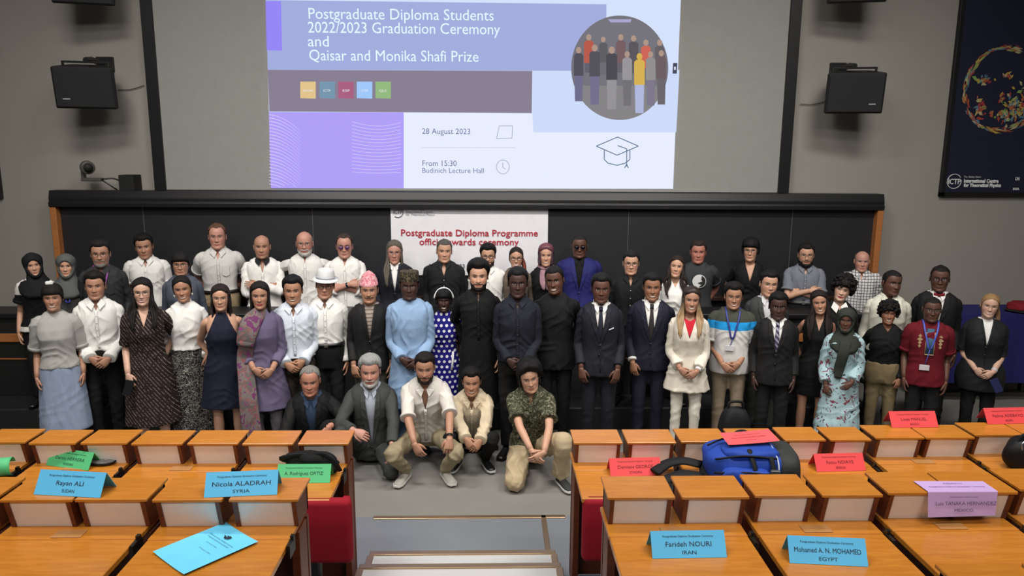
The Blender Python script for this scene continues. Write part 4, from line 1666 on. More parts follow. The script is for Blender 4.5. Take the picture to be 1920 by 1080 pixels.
    fp(-mw, mw, lambda X_: zm + arc(X_) + op * edge(X_), lambda X_: zm + arc(X_) + (op + .0062) * edge(X_) ** .8 + .0008, .0016, lip * .92, 11, 4)
    fp(-mw, mw, lambda X_: zm + arc(X_) - (op + .0085) * edge(X_), lambda X_: zm + arc(X_) - op * edge(X_) - .0002, .0020, lip, 11, 4)
    if op:
        fp(-mw * .9, mw * .9, lambda X_: zm + arc(X_) - op * edge(X_), lambda X_: zm + arc(X_) + op * edge(X_), .0008, hexlin((226, 220, 208)), 11, 3)
    else:
        fp(-mw, mw, lambda X_: zm + arc(X_) - .0012 * edge(X_), lambda X_: zm + arc(X_) + .0010 * edge(X_), .0022, lip * .35, 11, 2)
    esq = g('eyeopen', .8 - .25 * smile)
    for e in (-1, 1):
        xc = e * .0315
        er = .0140
        ez = .0062 * esq
        ed = lambda X_, xc=xc, er=er: np.sqrt(np.clip(1 - ((X_ - xc) / er) ** 2, 0, 1))
        fp(xc - er, xc + er, lambda X_: -.002 - ez * ed(X_) * .8, lambda X_: -.002 + ez * ed(X_), .0022, hexlin((196, 190, 184)), 9, 4)
        ir = .0058
        ei = lambda X_, xc=xc: np.sqrt(np.clip(1 - ((X_ - xc) / ir) ** 2, 0, 1))
        fp(xc - ir, xc + ir, lambda X_: np.maximum(-.002 - ir * ei(X_), -.002 - ez * .8), lambda X_: np.minimum(-.002 + ir * ei(X_), -.002 + ez), .0032, hexlin(g('iris', (38, 26, 20))), 7, 3)
        # upper lid line and crease
        fp(xc - er * 1.08, xc + er * 1.08, lambda X_: -.0020 + ez * ed(X_), lambda X_: -.0004 + ez * ed(X_) + .0012 * (1 if sex == 'm' else 1.8), .0036, hexlin((30, 20, 18)), 9, 2)
        fp(xc - er, xc + er, lambda X_: -.0032 - ez * ed(X_) * .8, lambda X_: -.002 - ez * ed(X_) * .8, .0024, skin * .55, 7, 2)
        bw_ = .0022 if sex == 'f' else .0032
        bz = .0185 + g('browz', 0)
        x0, x1 = (xc - .0185, xc + .0175) if e > 0 else (xc - .0175, xc + .0185)
        bz_f = lambda X_: bz + .004 * (1 - ((np.abs(X_) - .036) / .02) ** 2)
        fp(x0, x1, lambda X_: bz_f(X_) - bw_ * .9 * np.clip((.053 - np.abs(X_)) / .012, .25, 1), lambda X_: bz_f(X_) + bw_ * np.clip((.053 - np.abs(X_)) / .012, .25, 1), .0024, hairc * .8 + skin * .12, 9, 2)
    # nostrils
    for e in (-1, 1):
        fp(e * .0075 - .0035, e * .0075 + .0035, lambda X_: 0 * X_ - .0475, lambda X_: 0 * X_ - .0445, .0012, skin * .35, 4, 2)
    # arms
    T = lambda p: np.array(M @ Vector(p))
    lu, lf = .172 * h, .150 * h
    sw = (.153 if sex == 'm' else .134) * g('girth', 1.0) * k
    arms = {}
    ap = g('arms', ('side', 'side'))
    for i, e in enumerate((-1, 1)):
        sh = T((e * sw, .006 * k, .789 * h))
        a_ = ap[i]
        if isinstance(a_, str):
            (wx, wy, wz), pole, fd, pn, ts, curl = POSE[a_]
            wgt = V3(e * wx * k, wy * k, wz * h)
        else:
            (wx, wy, wz), pole, fd, pn, ts, curl = a_
            wgt = V3(e * wx, wy, wz)
        ov = g('wr_%s' % ('l' if e < 0 else 'r'))
        if ov:
            wgt = V3(*ov)
        mir = lambda v: V3(e * v[0], v[1], v[2])
        el, wp = ik(sh, wgt, lu, lf, mir(pole))
        arms[e] = (sh, el, wp)
        P = [sh - V3(e * .045 * k, 0, -.004), sh, (sh * .55 + el * .45), el, el * .62 + wp * .38, wp]
        fat = g('girth', 1.0) * (1 if sex == 'm' else .88)
        rr = [.040 * k * fat, .044 * k * fat, .041 * k * fat, .035 * k * fat, .034 * k * fat, (.0265 * k, .021 * k)]
        pp, r2 = smooth_path(P, rr, 3)
        fdv = mir(fd)
        tube(B, pp, r2, 12, mir(pn), skin)
        if g('hands', True):
            make_hand(B, wp, fdv, mir(pn), mir(ts), k * (.98 if sex == 'm' else .88), curl, skin)
    # legs
    lt, ls = (.2265 * h, .2265 * h) if pose == 'stand' else (.245 * h, .246 * h)
    legs = {}
    for e in (-1, 1):
        hip = T((e * .088 * k, .006, .495 * h))
        if pose == 'stand':
            an_ = V3(e * g('stance', .095) * k, .02, .045 * h)
            kn, an_ = ik(hip, an_, lt, ls, V3(0, -1, 0))
            toe = an_ + V3(e * .04, -.13 * k, -.03 * h)
        else:
            kn, an_, toe = [V3(*q) for q in g('legpts')[e]]
        legs[e] = (hip, kn, an_, toe)
    if g('bare_legs'):
        for e in (-1, 1):
            hip, kn, an_, toe = legs[e]
            pp, r2 = smooth_path([hip, hip * .5 + kn * .5, kn, kn * .62 + an_ * .38, an_, an_ + (toe - an_) * .35], [.085 * k, .068 * k, .047 * k, .05 * k, .03 * k, .032 * k], 3)
            tube(B, pp, r2, 14, (0, -1, 0), skin)
    body = link('body', B.mesh('body', skin_mat()), root)

    # ---------------- garments (evaluated together later)
    def pend(name, buf, mat, voxel, fold=.004, cuts=(), seed=None, smooth=3, after=None):
        me = buf.mesh('src', None)
        o = bpy.data.objects.new('src', me)
        md = o.modifiers.new('r', 'REMESH')
        md.mode = 'VOXEL'
        md.voxel_size = voxel
        md.adaptivity = 0
        m2 = o.modifiers.new('s', 'SMOOTH')
        m2.factor = 0.6
        m2.iterations = smooth
        COL.objects.link(o)
        PENDING.append((o, name, root, mat, fold, cuts, M.inverted(), random.random() * 20 if seed is None else seed))

    def torso_buf(buf, z0, z1, off, flare0=1.0, n=28):
        zs = np.linspace(z0, z1, max(4, int((z1 - z0) / .022)))
        rings = []
        for z in zs:
            f_ = 1 + (flare0 - 1) * np.clip((.60 - z) / max(.60 - z0, .01), 0, 1) if z0 < .60 else 1
            rings.append(xf(M, fg.ring(z, n=n, off=off, flare=f_)))
        loft(buf, rings)

    def sleeve_buf(buf, e, frac, off, cuff=0.0):
        """frac: 1 = to wrist, .5 = elbow"""
        sh, el, wp = arms[e]
        fat = g('girth', 1.0) * (1 if sex == 'm' else .88)
        P = [sh - V3(e * .075 * k, 0, -.012 * k), sh + V3(-e * .004, 0, 0), (sh * .55 + el * .45), el, el * .6 + wp * .4, wp]
        rr = [.030, .0445, .0425, .038, .036, .030 + cuff]
        pp, r2 = smooth_path(P, [(r * k * fat + off) for r in rr], 4)
        pp = np.array(pp)
        seg = np.r_[0, np.cumsum(np.linalg.norm(np.diff(pp, axis=0), axis=1))]
        tot = seg[-1]
        keep = seg <= tot * frac + 1e-6
        pp, r2 = pp[keep], [r for r, q in zip(r2, keep) if q]
        if frac < .95:
            r2[-1] = tuple(v + .006 for v in r2[-1])
        tube(buf, pp, r2, 14, (0, -1, 0))
        return pp[-1], r2[-1], pp[-1] - pp[-2]

    def strip(name, pts, width, mat, th=.004, parent=root, up=None, n=None):
        """ribbon on the torso front: pts list of (x, fz, off)"""
        b_ = Buf()
        P = [np.array(fg.pt(*q)) for q in pts]
        wd = width if isinstance(width, (list, tuple)) else [width] * len(P)
        tube(b_, P, [(w_ / 2, th / 2) for w_ in wd], 8, np.array(M.to_3x3() @ Vector((0, -1, 0.15))))
        return link(name, b_.mesh(name, mat), parent)

    def polyflap(name, pts, mat, parent=root, th=.004):
        """flat polygon of (x,fz,off) triples with thickness"""
        P = [np.array(fg.pt(*q)) for q in pts]
        nrm = np.array(M.to_3x3() @ Vector((0, -1, 0.25)))
        n_ = len(P)
        V_ = P + [p - nrm * th for p in P]
        fs = [tuple(range(n_)), tuple(range(2 * n_ - 1, n_ - 1, -1))] + [(i, i + n_, (i + 1) % n_ + n_, (i + 1) % n_) for i in range(n_)]
        b_ = Buf()
        b_.add(V_, fs)
        return link(name, b_.mesh(name, mat, smooth=False), parent)

    def collar(mat, zb=.80, off=.022, spread=1.0, band=True, parent=root):
        nw = (.058 if sex == 'm' else .05) * k
        zc = .853
        b_ = Buf()
        # band around the neck, open in front
        th = np.linspace(.55, 2 * np.pi - .55, 26)
        rows = []
        for (zz, rr_, dy) in (((.846, 1.26, .0), (.862, 1.2, .0), (.868, 1.22, .0), (.858, 1.38, .0), (.842, 1.55, 0)) if top['kind'] != 'suit' else ((.846, 1.10, 0), (.862, 1.08, 0), (.870, 1.10, 0), (.862, 1.17, 0), (.846, 1.19, 0))):
            rows.append(np.stack([np.sin(th) * nw * rr_ * 1.02, .012 * k - np.cos(th) * nw * rr_ * 1.0 - .004, np.full(26, zz * h) + np.cos(th) * -.012 * k], 1))
        V_ = xf(M, np.concatenate(rows))
        b_.add(V_, ring_faces(5, 26, False))
        # two flaps
        for e in (-1, 1):
            q = [(e * .047 * k, .862, off + .012), (e * .010 * k, .836 if zb > .79 else .83, off + .010), (e * .034 * k * spread, .806, off + .012), (e * .078 * k * spread, .832, off + .016), (e * .080 * k, .848, off + .0)]
            P = [np.array(fg.pt(*qq)) for qq in q]
            nrm = np.array(M.to_3x3() @ Vector((0, -1, 0.3))) * .004
            V2 = P + [p + nrm for p in P]
            n_ = 5
            b_.add(V2, [tuple(range(n_))[::-1], tuple(range(n_, 2 * n_))] + [(i, (i + 1) % n_, (i + 1) % n_ + n_, i + n_) for i in range(n_)])
        o_ = link('collar', b_.mesh('collar', mat, smooth=False), parent)
        return o_

    def vcut(xt, zt_, zb_, z_end=None):
        return ('v', xt * k, zt_ * h, zb_ * h)

    top = g('top')
    tm = top['mat']
    kind = top['kind']
    sl = top.get('sleeve', 1.0)
    sl2 = top.get('sleeves', (sl, sl))
    vox = g('voxel', .0112)
    if kind in ('shirt', 'tee', 'tunic', 'dress', 'kaftan'):
        off = top.get('off', .016)
        buf = Buf()
        z0 = top.get('hem', .52)
        if z0 < .42:
            # skirted: torso down to the hip, then own rings to the hem
            torso_buf(buf, .44, .856, off)
            fl = top.get('flare', 1.1)
            rings = []
            for z in np.linspace(z0, .50, 12):
                w_, d_, y_ = fg.ring_at(.50, off)
                f_ = 1 + (fl - 1) * (.50 - z) / (.50 - z0)
                u = np.linspace(-np.pi, np.pi, 36, endpoint=False)
                wav = 1 + top.get('pleat', .03) * np.sin(u * 9) * (.5 - z) / (.5 - z0)
                rings.append(np.stack([np.sin(u) * w_ * f_ * wav, y_ - np.cos(u) * d_ * f_ * wav, np.full(36, z * h)], 1))
            loft(buf, [r + np.array([g('px', 0), g('py', 0), 0]) for r in rings])
        else:
            torso_buf(buf, z0, .856 if not top.get('halter') else .80, off, top.get('flare', 1.04))
        cuffs = []
        if not top.get('halter'):
            for i, e in enumerate((-1, 1)):
                if sl2[i] > 0.02:
                    sbuf = Buf()
                    cuffs.append((e, sleeve_buf(sbuf, e, sl2[i], top.get('soff', .012), top.get('cuff', 0.0))))
                    if sl2[i] > .1:
                        pend('sleeve', sbuf, tm, .0105, top.get('fold', .004) * .9)
                    else:
                        buf.v += sbuf.v
                        buf.f += [tuple(q_ + buf.n for q_ in f_) for f_ in sbuf.f]
                        buf.n += sbuf.n
        cuts = [vcut(*top['v'])] if top.get('v') else []
        if top.get('halter'):
            cuts.append(('halter', .105 * k, .70 * h, .835 * h))
            buf2 = Buf()
        pend({'dress': 'dress', 'tee': 'tee_shirt', 'kaftan': 'kaftan', 'tunic': 'tunic'}.get(kind, 'shirt'), buf, tm, vox, top.get('fold', .004), cuts)
        cm = top.get('collarmat', tm)
        if top.get('collar'):
            collar(cm, off=off, spread=top.get('spread', 1.0))
        if top.get('band'):        # stand collar
            b_ = Buf()
            nw = .062 * k if sex == 'm' else .054 * k
            rows = [xf(M, np.stack([np.sin(UU) * nw * r_, .010 * k - np.cos(UU) * nw * r_, np.full(NCOL, z_ * h) - np.cos(UU) * .010 * k], 1)) for z_, r_ in ((.842, 1.24), (.853, 1.16), (.868, 1.10), (.869, 1.04))]
            b_.add(np.concatenate(rows), ring_faces(4, NCOL, True, False, False))
            link('collar', b_.mesh('collar', cm), root)
        if top.get('placket'):
            z1 = top['v'][2] + .004 if top.get('v') else .826
            zend = top.get('placket_end', z0 + .02)
            zz = np.linspace(z1, max(zend, .45), 12)
            strip('placket', [(0, z, off + .0035) for z in zz], .026 * k, cm if top.get('contrast') else tm, .005)
            for z in np.linspace(z1 - .03, max(zend, .45) + .03, 5):
                b_ = Buf()
                p = fg.pt(0, z, off + .007)
                tube(b_, [p, p + M.to_3x3() @ Vector((0, -.003, 0))], [.0055, .005], 10, (0, 0, 1))
                link('button', b_.mesh('button', plain(top.get('button', (205, 205, 200)), 0.4)), root)
        if top.get('pocket'):
            x_ = .075 * k * top['pocket']
            polyflap('pocket', [(x_ - .035, .755, off + .006), (x_ + .035, .755, off + .006), (x_ + .035, .70, off + .006), (x_, .69, off + .006), (x_ - .035, .70, off + .006)], tm)
        if top.get('cuffs', kind == 'shirt' and sl > .9):
            for e, (p, r_, d_) in cuffs:
                d_ = d_ / (np.linalg.norm(d_) + 1e-9)
                b_ = Buf()
                tube(b_, [p - d_ * .045, p - d_ * .04, p + d_ * .004, p + d_ * .006], [tuple(v + .002 for v in r_), tuple(v + .0045 for v in r_), tuple(v + .0045 for v in r_), tuple(v + .001 for v in r_)], 16, (0, -1, 0))
                link('cuff', b_.mesh('cuff', tm), root)
        elif 0.05 < sl < .9 and kind in ('shirt', 'tee'):
            for e, (p, r_, d_) in cuffs:
                d_ = d_ / (np.linalg.norm(d_) + 1e-9)
                b_ = Buf()
                tube(b_, [p - d_ * .022, p - d_ * .018, p + d_ * .004, p + d_ * .005], [tuple(v + .0 for v in r_), tuple(v + .0035 for v in r_), tuple(v + .0045 for v in r_), tuple(v - .001 for v in r_)], 16, (0, -1, 0))
                link('sleeve_hem', b_.mesh('sleeve_hem', tm), root)
        if kind == 'tee' or top.get('rib'):
            b_ = Buf()
            nw = .066 * k if sex == 'm' else .06 * k
            a_ = np.linspace(0, 2 * np.pi, 29)
            P = [M @ Vector((math.sin(t_) * nw * 1.2, .008 * k - math.cos(t_) * nw * 1.12, .846 * h - math.cos(t_) * .018 * k)) for t_ in a_]
            tube(b_, P, [.007] * 29, 6, (0, 0, 1), cap=False)
            link('neckband', b_.mesh('neckband', top.get('neckmat', tm)), root)
    if kind == 'suit':
        inner = top['shirt']
        b_ = Buf()
        zs = np.linspace(.50, .85, 18)
        loft(b_, [xf(M, fg.ring(z, n=32, off=.008)) for z in zs])
        if top.get('innerbelt', True):
            pass
        link(top.get('innername', 'shirt'), b_.mesh('shirt', inner), root)
        off = .026
        buf = Buf()
        torso_buf(buf, top.get('hem', .46), .850, off, top.get('flare', 1.05))
        for i, e in enumerate((-1, 1)):
            sbuf = Buf()
            p, r_, d_ = sleeve_buf(sbuf, e, sl2[i], .016, .004)
            pend('sleeve', sbuf, tm, .0105, top.get('fold', .003))
            if top.get('showcuff', False) and sl2[i] > .9:
                d_ = d_ / (np.linalg.norm(d_) + 1e-9)
                c_ = Buf()
                tube(c_, [p - d_ * .02, p + d_ * .016, p + d_ * .018], [tuple(v * .86 for v in r_), tuple(v * .86 for v in r_), tuple(v * .7 for v in r_)], 14, (0, -1, 0))
                link('shirt_cuff', c_.mesh('shirt_cuff', inner), root)
        zb_ = top.get('vz', .63)
        cuts = [vcut(top.get('vx', .062), .852, zb_)]
        pend('jacket', buf, tm, vox, top.get('fold', .003), cuts)
        lw = top.get('lapel', .048) * k
        if lw > 0:
            for e in (-1, 1):
                def xe(z):
                    return max(0.0, (z - zb_) / (.852 - zb_)) * top.get('vx', .062) * k + .001
                z1, z2 = .845, zb_ + .004
                zn_ = z1 - (z1 - z2) * .28
                pts = [(e * xe(z1), z1, off + .004)]
                edge_ = [(e * xe(z), z, off + .005) for z in np.linspace(z1, z2, 7)]
                outer = [(e * (xe(z2) + .012), z2 + .006, off + .006), (e * (xe(z2 + (zn_ - z2) * .5) + lw * .75), z2 + (zn_ - z2) * .5, off + .007), (e * (xe(zn_) + lw * 1.15), zn_, off + .007),
                         (e * (xe(zn_) + lw * .7), zn_ + .008, off + .007), (e * (xe(zn_) + lw * .95), zn_ + .02, off + .007), (e * (xe(z1) + lw * .45), z1 + .003, off + .010)]
                # triangulated strip between edge and outer
                n1, n2 = 7, len(outer)
                o_rs = outer[::-1]
                allp = []
                for i_ in range(7):
                    t_ = i_ / 6 * (n2 - 1)
                    a0 = int(min(t_, n2 - 2))
                    f_ = t_ - a0
                    q = tuple(o_rs[a0][c_] * (1 - f_) + o_rs[a0 + 1][c_] * f_ for c_ in range(3))
                    allp += [edge_[i_], q]
                P = np.array([np.array(fg.pt(*q)) for q in allp])
                nrm = np.array(M.to_3x3() @ Vector((0, -1, 0.0))) * .005
                V_ = np.concatenate([P + nrm, P])
                fs = []
                for i_ in range(6):
                    a0 = 2 * i_
                    fs += [(a0, a0 + 1, a0 + 3, a0 + 2), (a0 + 14, a0 + 16, a0 + 17, a0 + 15), (a0 + 1, a0 + 15, a0 + 17, a0 + 3), (a0, a0 + 2, a0 + 16, a0 + 14)]
                c_ = Buf()
                c_.add(V_, fs)
                link('lapel', c_.mesh('lapel', top.get('lapelmat', tm), smooth=False), root)
            zz = np.linspace(zb_, top.get('hem', .46) + .03, 8)
            strip('front_edge', [(.006 * k, max(z, .455), off + .003) for z in zz], .012, tm, .006)
            for z in (zb_ - .012, zb_ - .065):
                c_ = Buf()
                p = fg.pt(-.004, z, off + .006)
                tube(c_, [p, p + Vector((0, -.004, 0))], [.009, .008], 10, (0, 0, 1))
                link('button', c_.mesh('button', plain((16, 16, 18), .4)), root)
        if top.get('collar', True):
            collar(inner, off=.012, spread=.8)
        if top.get('tie'):
            tmat = top['tie']
            zt_ = .832
            c_ = Buf()
            P = [np.array(fg.pt(0, z, .020)) for z in (zt_ + .006, zt_ - .004, zt_ - .014)]
            tube(c_, P, [(.020 * k, .010), (.022 * k, .014), (.014 * k, .009)], 10, (0, -1, 0))
            P = [np.array(fg.pt(0, z, .014)) for z in np.linspace(zt_ - .012, top.get('tieend', .60), 9)]
            tube(c_, P, [((.013 + .018 * min(1, i_ / 5)) * k, .004) for i_ in range(9)], 8, (0, -1, 0))
            link('tie', c_.mesh('tie', tmat), root)
        if top.get('bow'):
            c_ = Buf()
            p0 = np.array(fg.pt(0, .838, .024))
            for e in (-1, 1):
                tube(c_, [p0, p0 + V3(e * .02, -.004, .002), p0 + V3(e * .048, 0, .003)], [(.008, .008), (.014, .010), (.022, .007)], 8, (0, -1, 0))
            tube(c_, [p0 + V3(-.01, -.006, 0), p0 + V3(.01, -.006, 0)], [.011, .011], 8, (0, -1, 0))
            link('bow_tie', c_.mesh('bow_tie', top['bow']), root)
        if top.get('hanky'):
            polyflap('pocket_square', [(.075 * k, .722, off + .010), (.12 * k, .729, off + .010), (.12 * k, .737, off + .010), (.077 * k, .727, off + .010)], plain((220, 220, 222), .8))

    bot = g('bottom')
    if bot:
        bm_, bk_ = bot['mat'], bot['kind']
        buf = Buf()
        if bk_ == 'trousers':
            zs = np.linspace(.455, bot.get('waist', .585), 7)
            tk_ = .026 if bot.get('waist', .585) >= .60 else .006
            loft(buf, [xf(M, fg.ring(z, n=28, off=.006 + (tk_ - .006) * float(smoothstep((z - .47) / .10)))) for z in zs])
            for e in (-1, 1):
                hip, kn, an_, toe = legs[e]
                P = [hip + (np.array(M.to_3x3() @ Vector((0, 0, .05)))), hip, hip * .5 + kn * .5, kn, kn * .5 + an_ * .5, an_ + (kn - an_) * .02]
                b0 = bot.get('fit', 1.0)
                pp, r2 = smooth_path(P, [.088 * k, .092 * k, .082 * k * b0, .068 * k * b0, .062 * k * b0, .058 * k * b0], 4)
                tube(buf, pp, r2, 16, (0, -1, 0.2))
                if pose != 'stand':
                    q_ = .074 * k * b0
                    loft(buf, [np.stack([kn[0] + np.cos(UU[::4]) * q_ * math.cos(t_), kn[1] + .01 + np.sin(UU[::4]) * q_ * math.cos(t_), np.full(14, kn[2] + q_ * math.sin(t_))], 1) for t_ in (-1.3, -.8, -.3, .3, .8, 1.3)])
            pend('trousers', buf, bm_, .016 if pose == 'stand' else .013, .004 if pose == 'stand' else .006)
            if bot.get('belt'):
                b_ = Buf()
                rows = [xf(M, fg.ring(z, n=40, off=o_)) for z, o_ in ((bot.get('waist', .585) - .016, .024), (bot.get('waist', .585) - .016, .033), (bot.get('waist', .585) + .003, .033), (bot.get('waist', .585) + .003, .022))]
                b_.add(np.concatenate(rows), ring_faces(4, 40, True, False, False))
                link('belt', b_.mesh('belt', plain(bot['belt'], .4)), root)
                zbk = bot.get('waist', .585) - .008
                p = fg.pt(0, zbk, .035)
                me_ = box_me('buckle', -.018, .018, -.004, .004, -.014, .014, plain((130, 128, 124), .3, .8), .002)
                o_ = link('buckle', me_, root, p)
        else:
            z0, fl = bot['hem'], bot.get('flare', 1.1)
            rings = []
            for z in np.linspace(z0, bot.get('waist', .60), 20):
                zz_ = max(z, .50)
                w_, d_, y_ = fg.ring_at(zz_, .012)
                f_ = 1 + (fl - 1) * max(0, (.50 - z) / (.50 - z0))
                u = np.linspace(-np.pi, np.pi, 48, endpoint=False)
                wav = 1 + bot.get('pleat', .02) * np.sin(u * 8 + 1) * np.clip((.58 - z) / .2, 0, 1)
                rings.append(np.stack([np.sin(u) * w_ * f_ * wav, y_ - np.cos(u) * d_ * f_ * wav, np.full(48, z * h)], 1))
            loft(buf, rings)
            pend('skirt', buf, bm_, .014, .003)
    # shoes
    for e in (-1, 1):
        hip, kn, an_, toe = legs[e]
        f = toe - an_
        if g('shoe_dirs'):
            f = V3(*g('shoe_dirs')[e])
            f = f / np.linalg.norm(f) * .17 * k
        fh = V3(f[0], f[1], f[2] if g('shoe_dirs') else 0)
        fh = fh / (np.linalg.norm(fh) + 1e-9)
        upv = np.array(g('shoe_up', {-1: (0, 0, 1), 1: (0, 0, 1)})[e], float)
        z0 = an_ - upv * (.040 * h if pose == 'stand' else .065)
        z0 = z0 - fh * .05 * k
        s_ = np.cross(fh, upv)
        rings = []
        an2 = np.linspace(0, 2 * np.pi, 14, endpoint=False)
        for (t_, w_, hh_) in ((0, .022, .030), (.02, .032, .055), (.07, .036, .066), (.12, .038, .052), (.18, .044, .036), (.23, .042, .028), (.262, .028, .018)):
            c = z0 + fh * t_ * k
            rings.append(np.stack([c + s_ * math.cos(a) * w_ * k + upv * (max(math.sin(a) * hh_, -0.0) * k + .014) for a in an2]))
        b_ = Buf()
        loft(b_, rings)
        sh_ = link('shoe', b_.mesh('shoe', g('shoemat', plain((22, 21, 22), .4, name='shoe_leather'))), root)
        if g('sole'):
            rings = []
            for (t_, w_) in ((-.004, .022), (.02, .035), (.07, .038), (.12, .040), (.18, .047), (.235, .044), (.270, .026)):
                c = z0 + fh * t_ * k
                rings.append(np.stack([c + s_ * w_ * k * a + upv * b2_ for a, b2_ in ((-1, 0.001), (1, 0.001), (1, .018), (-1, .018))]))
            b_ = Buf()
            loft(b_, rings)
            link('sole', b_.mesh('sole', plain(g('sole'), .5), smooth=False), sh_)

    # ---------------- hair and headgear
    def head_shell(name, keep, thick, mat, jit=0.0, freq=60, seed=0.0, under=-.002):
        """shell over head verts where keep>0; thick array (template metres)"""
        Nn = HEAD_N
        V_ = HV + Nn * (thick * (keep > 0) + under * (keep <= 0))[:, None]
        if jit:
            n_ = np.sin(freq * HEAD[:, 0] + seed) * np.sin(freq * HEAD[:, 1] * 1.1 + 2 * seed) * np.sin(freq * HEAD[:, 2] * .9 + seed)
            n2_ = np.sin(freq * 2.3 * HEAD[:, 0] + seed * 3) * np.sin(freq * 2.1 * HEAD[:, 2] + seed)
            V_ = V_ + Nn * ((n_ + .5 * n2_) * jit * (keep > 0.4))[:, None]
        kf = keep > -0.25
        fs = [f for f in HEAD_F if all(kf[i] for i in f)]
        used = sorted({i for f in fs for i in f})
        mp = {v: i for i, v in enumerate(used)}
        b_ = Buf()
        wv = wr[used]
        VV = V_[used]
        b_.add(xf(HM0, VV) * (1 - wv) + xf(HM, VV) * wv, [tuple(mp[i] for i in f) for f in fs])
        return link(name, b_.mesh(name, mat), root)

    ang = np.degrees(np.abs(np.arctan2(HEAD[:, 0], -HEAD[:, 1])))
    hz = HEAD[:, 2]
    hst = g('hairstyle', 'short')
    hm = g('hairmat') or hair_mat(g('hair', (24, 20, 18)))
    hl = {'short': ([0, 20, 34, 46, 58, 66, 75, 85, 95, 120, 150, 180], [.070, .073, .076, .066, .046, .012, -.020, -.012, .014, -.03, -.06, -.075]),
          'fringe': ([0, 25, 45, 62, 75, 85, 95, 120, 150, 180], [.038, .036, .030, .010, -.03, -.03, -.02, -.05, -.07, -.085]),
          'long': ([0, 12, 35, 55, 72, 85, 95, 120, 150, 180], [.078, .074, .056, .030, -.01, -.05, -.07, -.10, -.11, -.11]),
          'receding': ([0, 20, 35, 50, 62, 75, 85, 95, 120, 150, 180], [.086, .090, .092, .070, .030, -.012, -.010, .012, -.03, -.06, -.075]),
          'balding': ([0, 60, 68, 76, 88, 95, 120, 150, 180], [.2, .2, .07, .01, .0, .014, -.03, -.055, -.07])}
    hk = hst if hst in hl else {'curly': 'fringe', 'bob': 'long', 'afro': 'short', 'buzz': 'short', 'bald': 'balding', 'updo': 'long', 'curlylong': 'long', 'mop': 'fringe', 'ponytail': 'long', 'crop_f': 'fringe'}.get(hst, 'short')
    vol = g('vol', {'short': .013, 'buzz': .003, 'balding': .005, 'receding': .010, 'long': .011, 'curly': .030, 'mop': .036, 'afro': .018, 'fringe': .016, 'bob': .016, 'updo': .008, 'ponytail': .006, 'bald': 0.0015, 'curlylong': .02, 'crop_f': .02}.get(hst, .012))
    if hst != 'none' and not g('hijab'):
        zl = np.interp(ang, *hl[hk]) + .0022 * np.sin(HEAD[:, 0] * 420 + h * 30)
        if hk == 'balding':
            keep = np.where((hz > zl) & (hz < .055), 1.0, -1.0) if hst != 'bald' else np.where(hz > zl, 1.0, -1.0)
            keep = np.minimum((hz - zl) / .02, (.07 - hz) / .02)
        else:
            keep = (hz - zl) / .022
        sf = 1.0 if hk in ('long', 'fringe') else .35 + .65 * smoothstep((hz - .01) / .05)
        if g('headwear'):
            keep = np.minimum(keep, (.05 - hz) / .012)
        tk = vol * smoothstep(keep + .15) * sf * (1 + g('topvol', .5) * smoothstep((hz - .05) / .05)) + .0015
        if g('asym'):
            tk *= 1 + g('asym') * np.clip(HEAD[:, 0] / .07, -1, 1)
        hs_o = head_shell('hair', keep, tk, hm, jit=g('jit', {'curly': .006, 'mop': .008, 'afro': .002, 'curlylong': .006}.get(hst, .0018)), freq={'curly': 70, 'mop': 60, 'afro': 160}.get(hst, 90), seed=h * 10)

    def curls(n_, r0, r1, spread, z_lo, name='curls', amin=0):
        rg = np.random.RandomState(int(h * 1000))
        ok_ = np.where((keep > .1) & (hz > z_lo) & (ang > amin))[0]
        wts = HEAD[ok_, 2] * 0 + 1
        b_ = Buf()
        sph = []
        for a_ in range(5):
            ph_ = -1.2 + a_ * .6
            for c_ in range(7):
                sph.append((math.cos(ph_) * math.cos(c_ * .8976), math.cos(ph_) * math.sin(c_ * .8976), math.sin(ph_)))
        sph = np.array(sph)
        fsp = ring_faces(5, 7)
        for i_ in rg.choice(ok_, n_):
            c_ = HV[i_] + HEAD_N[i_] * (tk[i_] + spread * rg.rand()) + rg.randn(3) * .003
            s_ = rg.uniform(r0, r1, 3)
            Q = sph * s_ + c_
            b_.add(xf(HM, Q), fsp)
        return link(name, b_.mesh(name, hm), root)

    def curtain(L, a0=58, rx=.086, ry=.104, thick=.022, flare=.10, back=.0, wavy=0.0, name='hair_length'):
        b_ = Buf()
        rows = []
        na = 26
        A_ = np.radians(np.linspace(a0, 360 - a0, na))
        nz_ = 16
        for j in range(nz_):
            t_ = j / (nz_ - 1)
            z_ = .05 - (L + .05) * t_
            gro = 1 + flare * smoothstep(np.array(t_ * 1.3))
            if t_ == 1:
                gro *= .96
            yb_ = back * smoothstep(np.array((t_ - .3) / .4))
            wv_ = wavy * np.sin(A_ * 7 + t_ * 9) if wavy else 0
            ox = np.sin(A_) * (rx * gro + wv_)
            oy = -np.cos(A_) * (ry * gro + wv_) + yb_
            tt = thick * (1 - .5 * t_)
            ix, iy = np.sin(A_) * (rx * gro - tt), -np.cos(A_) * (ry * gro - tt) + yb_
            outer = np.stack([ox, oy, np.full(na, z_)], 1)
            inner = np.stack([ix, iy, np.full(na, z_)], 1)[::-1]
            rows.append(np.concatenate([outer, inner]))
        b_.add(xf(HM, np.concatenate(rows)), ring_faces(nz_, 2 * na))
        return link(name, b_.mesh(name, hm), root)

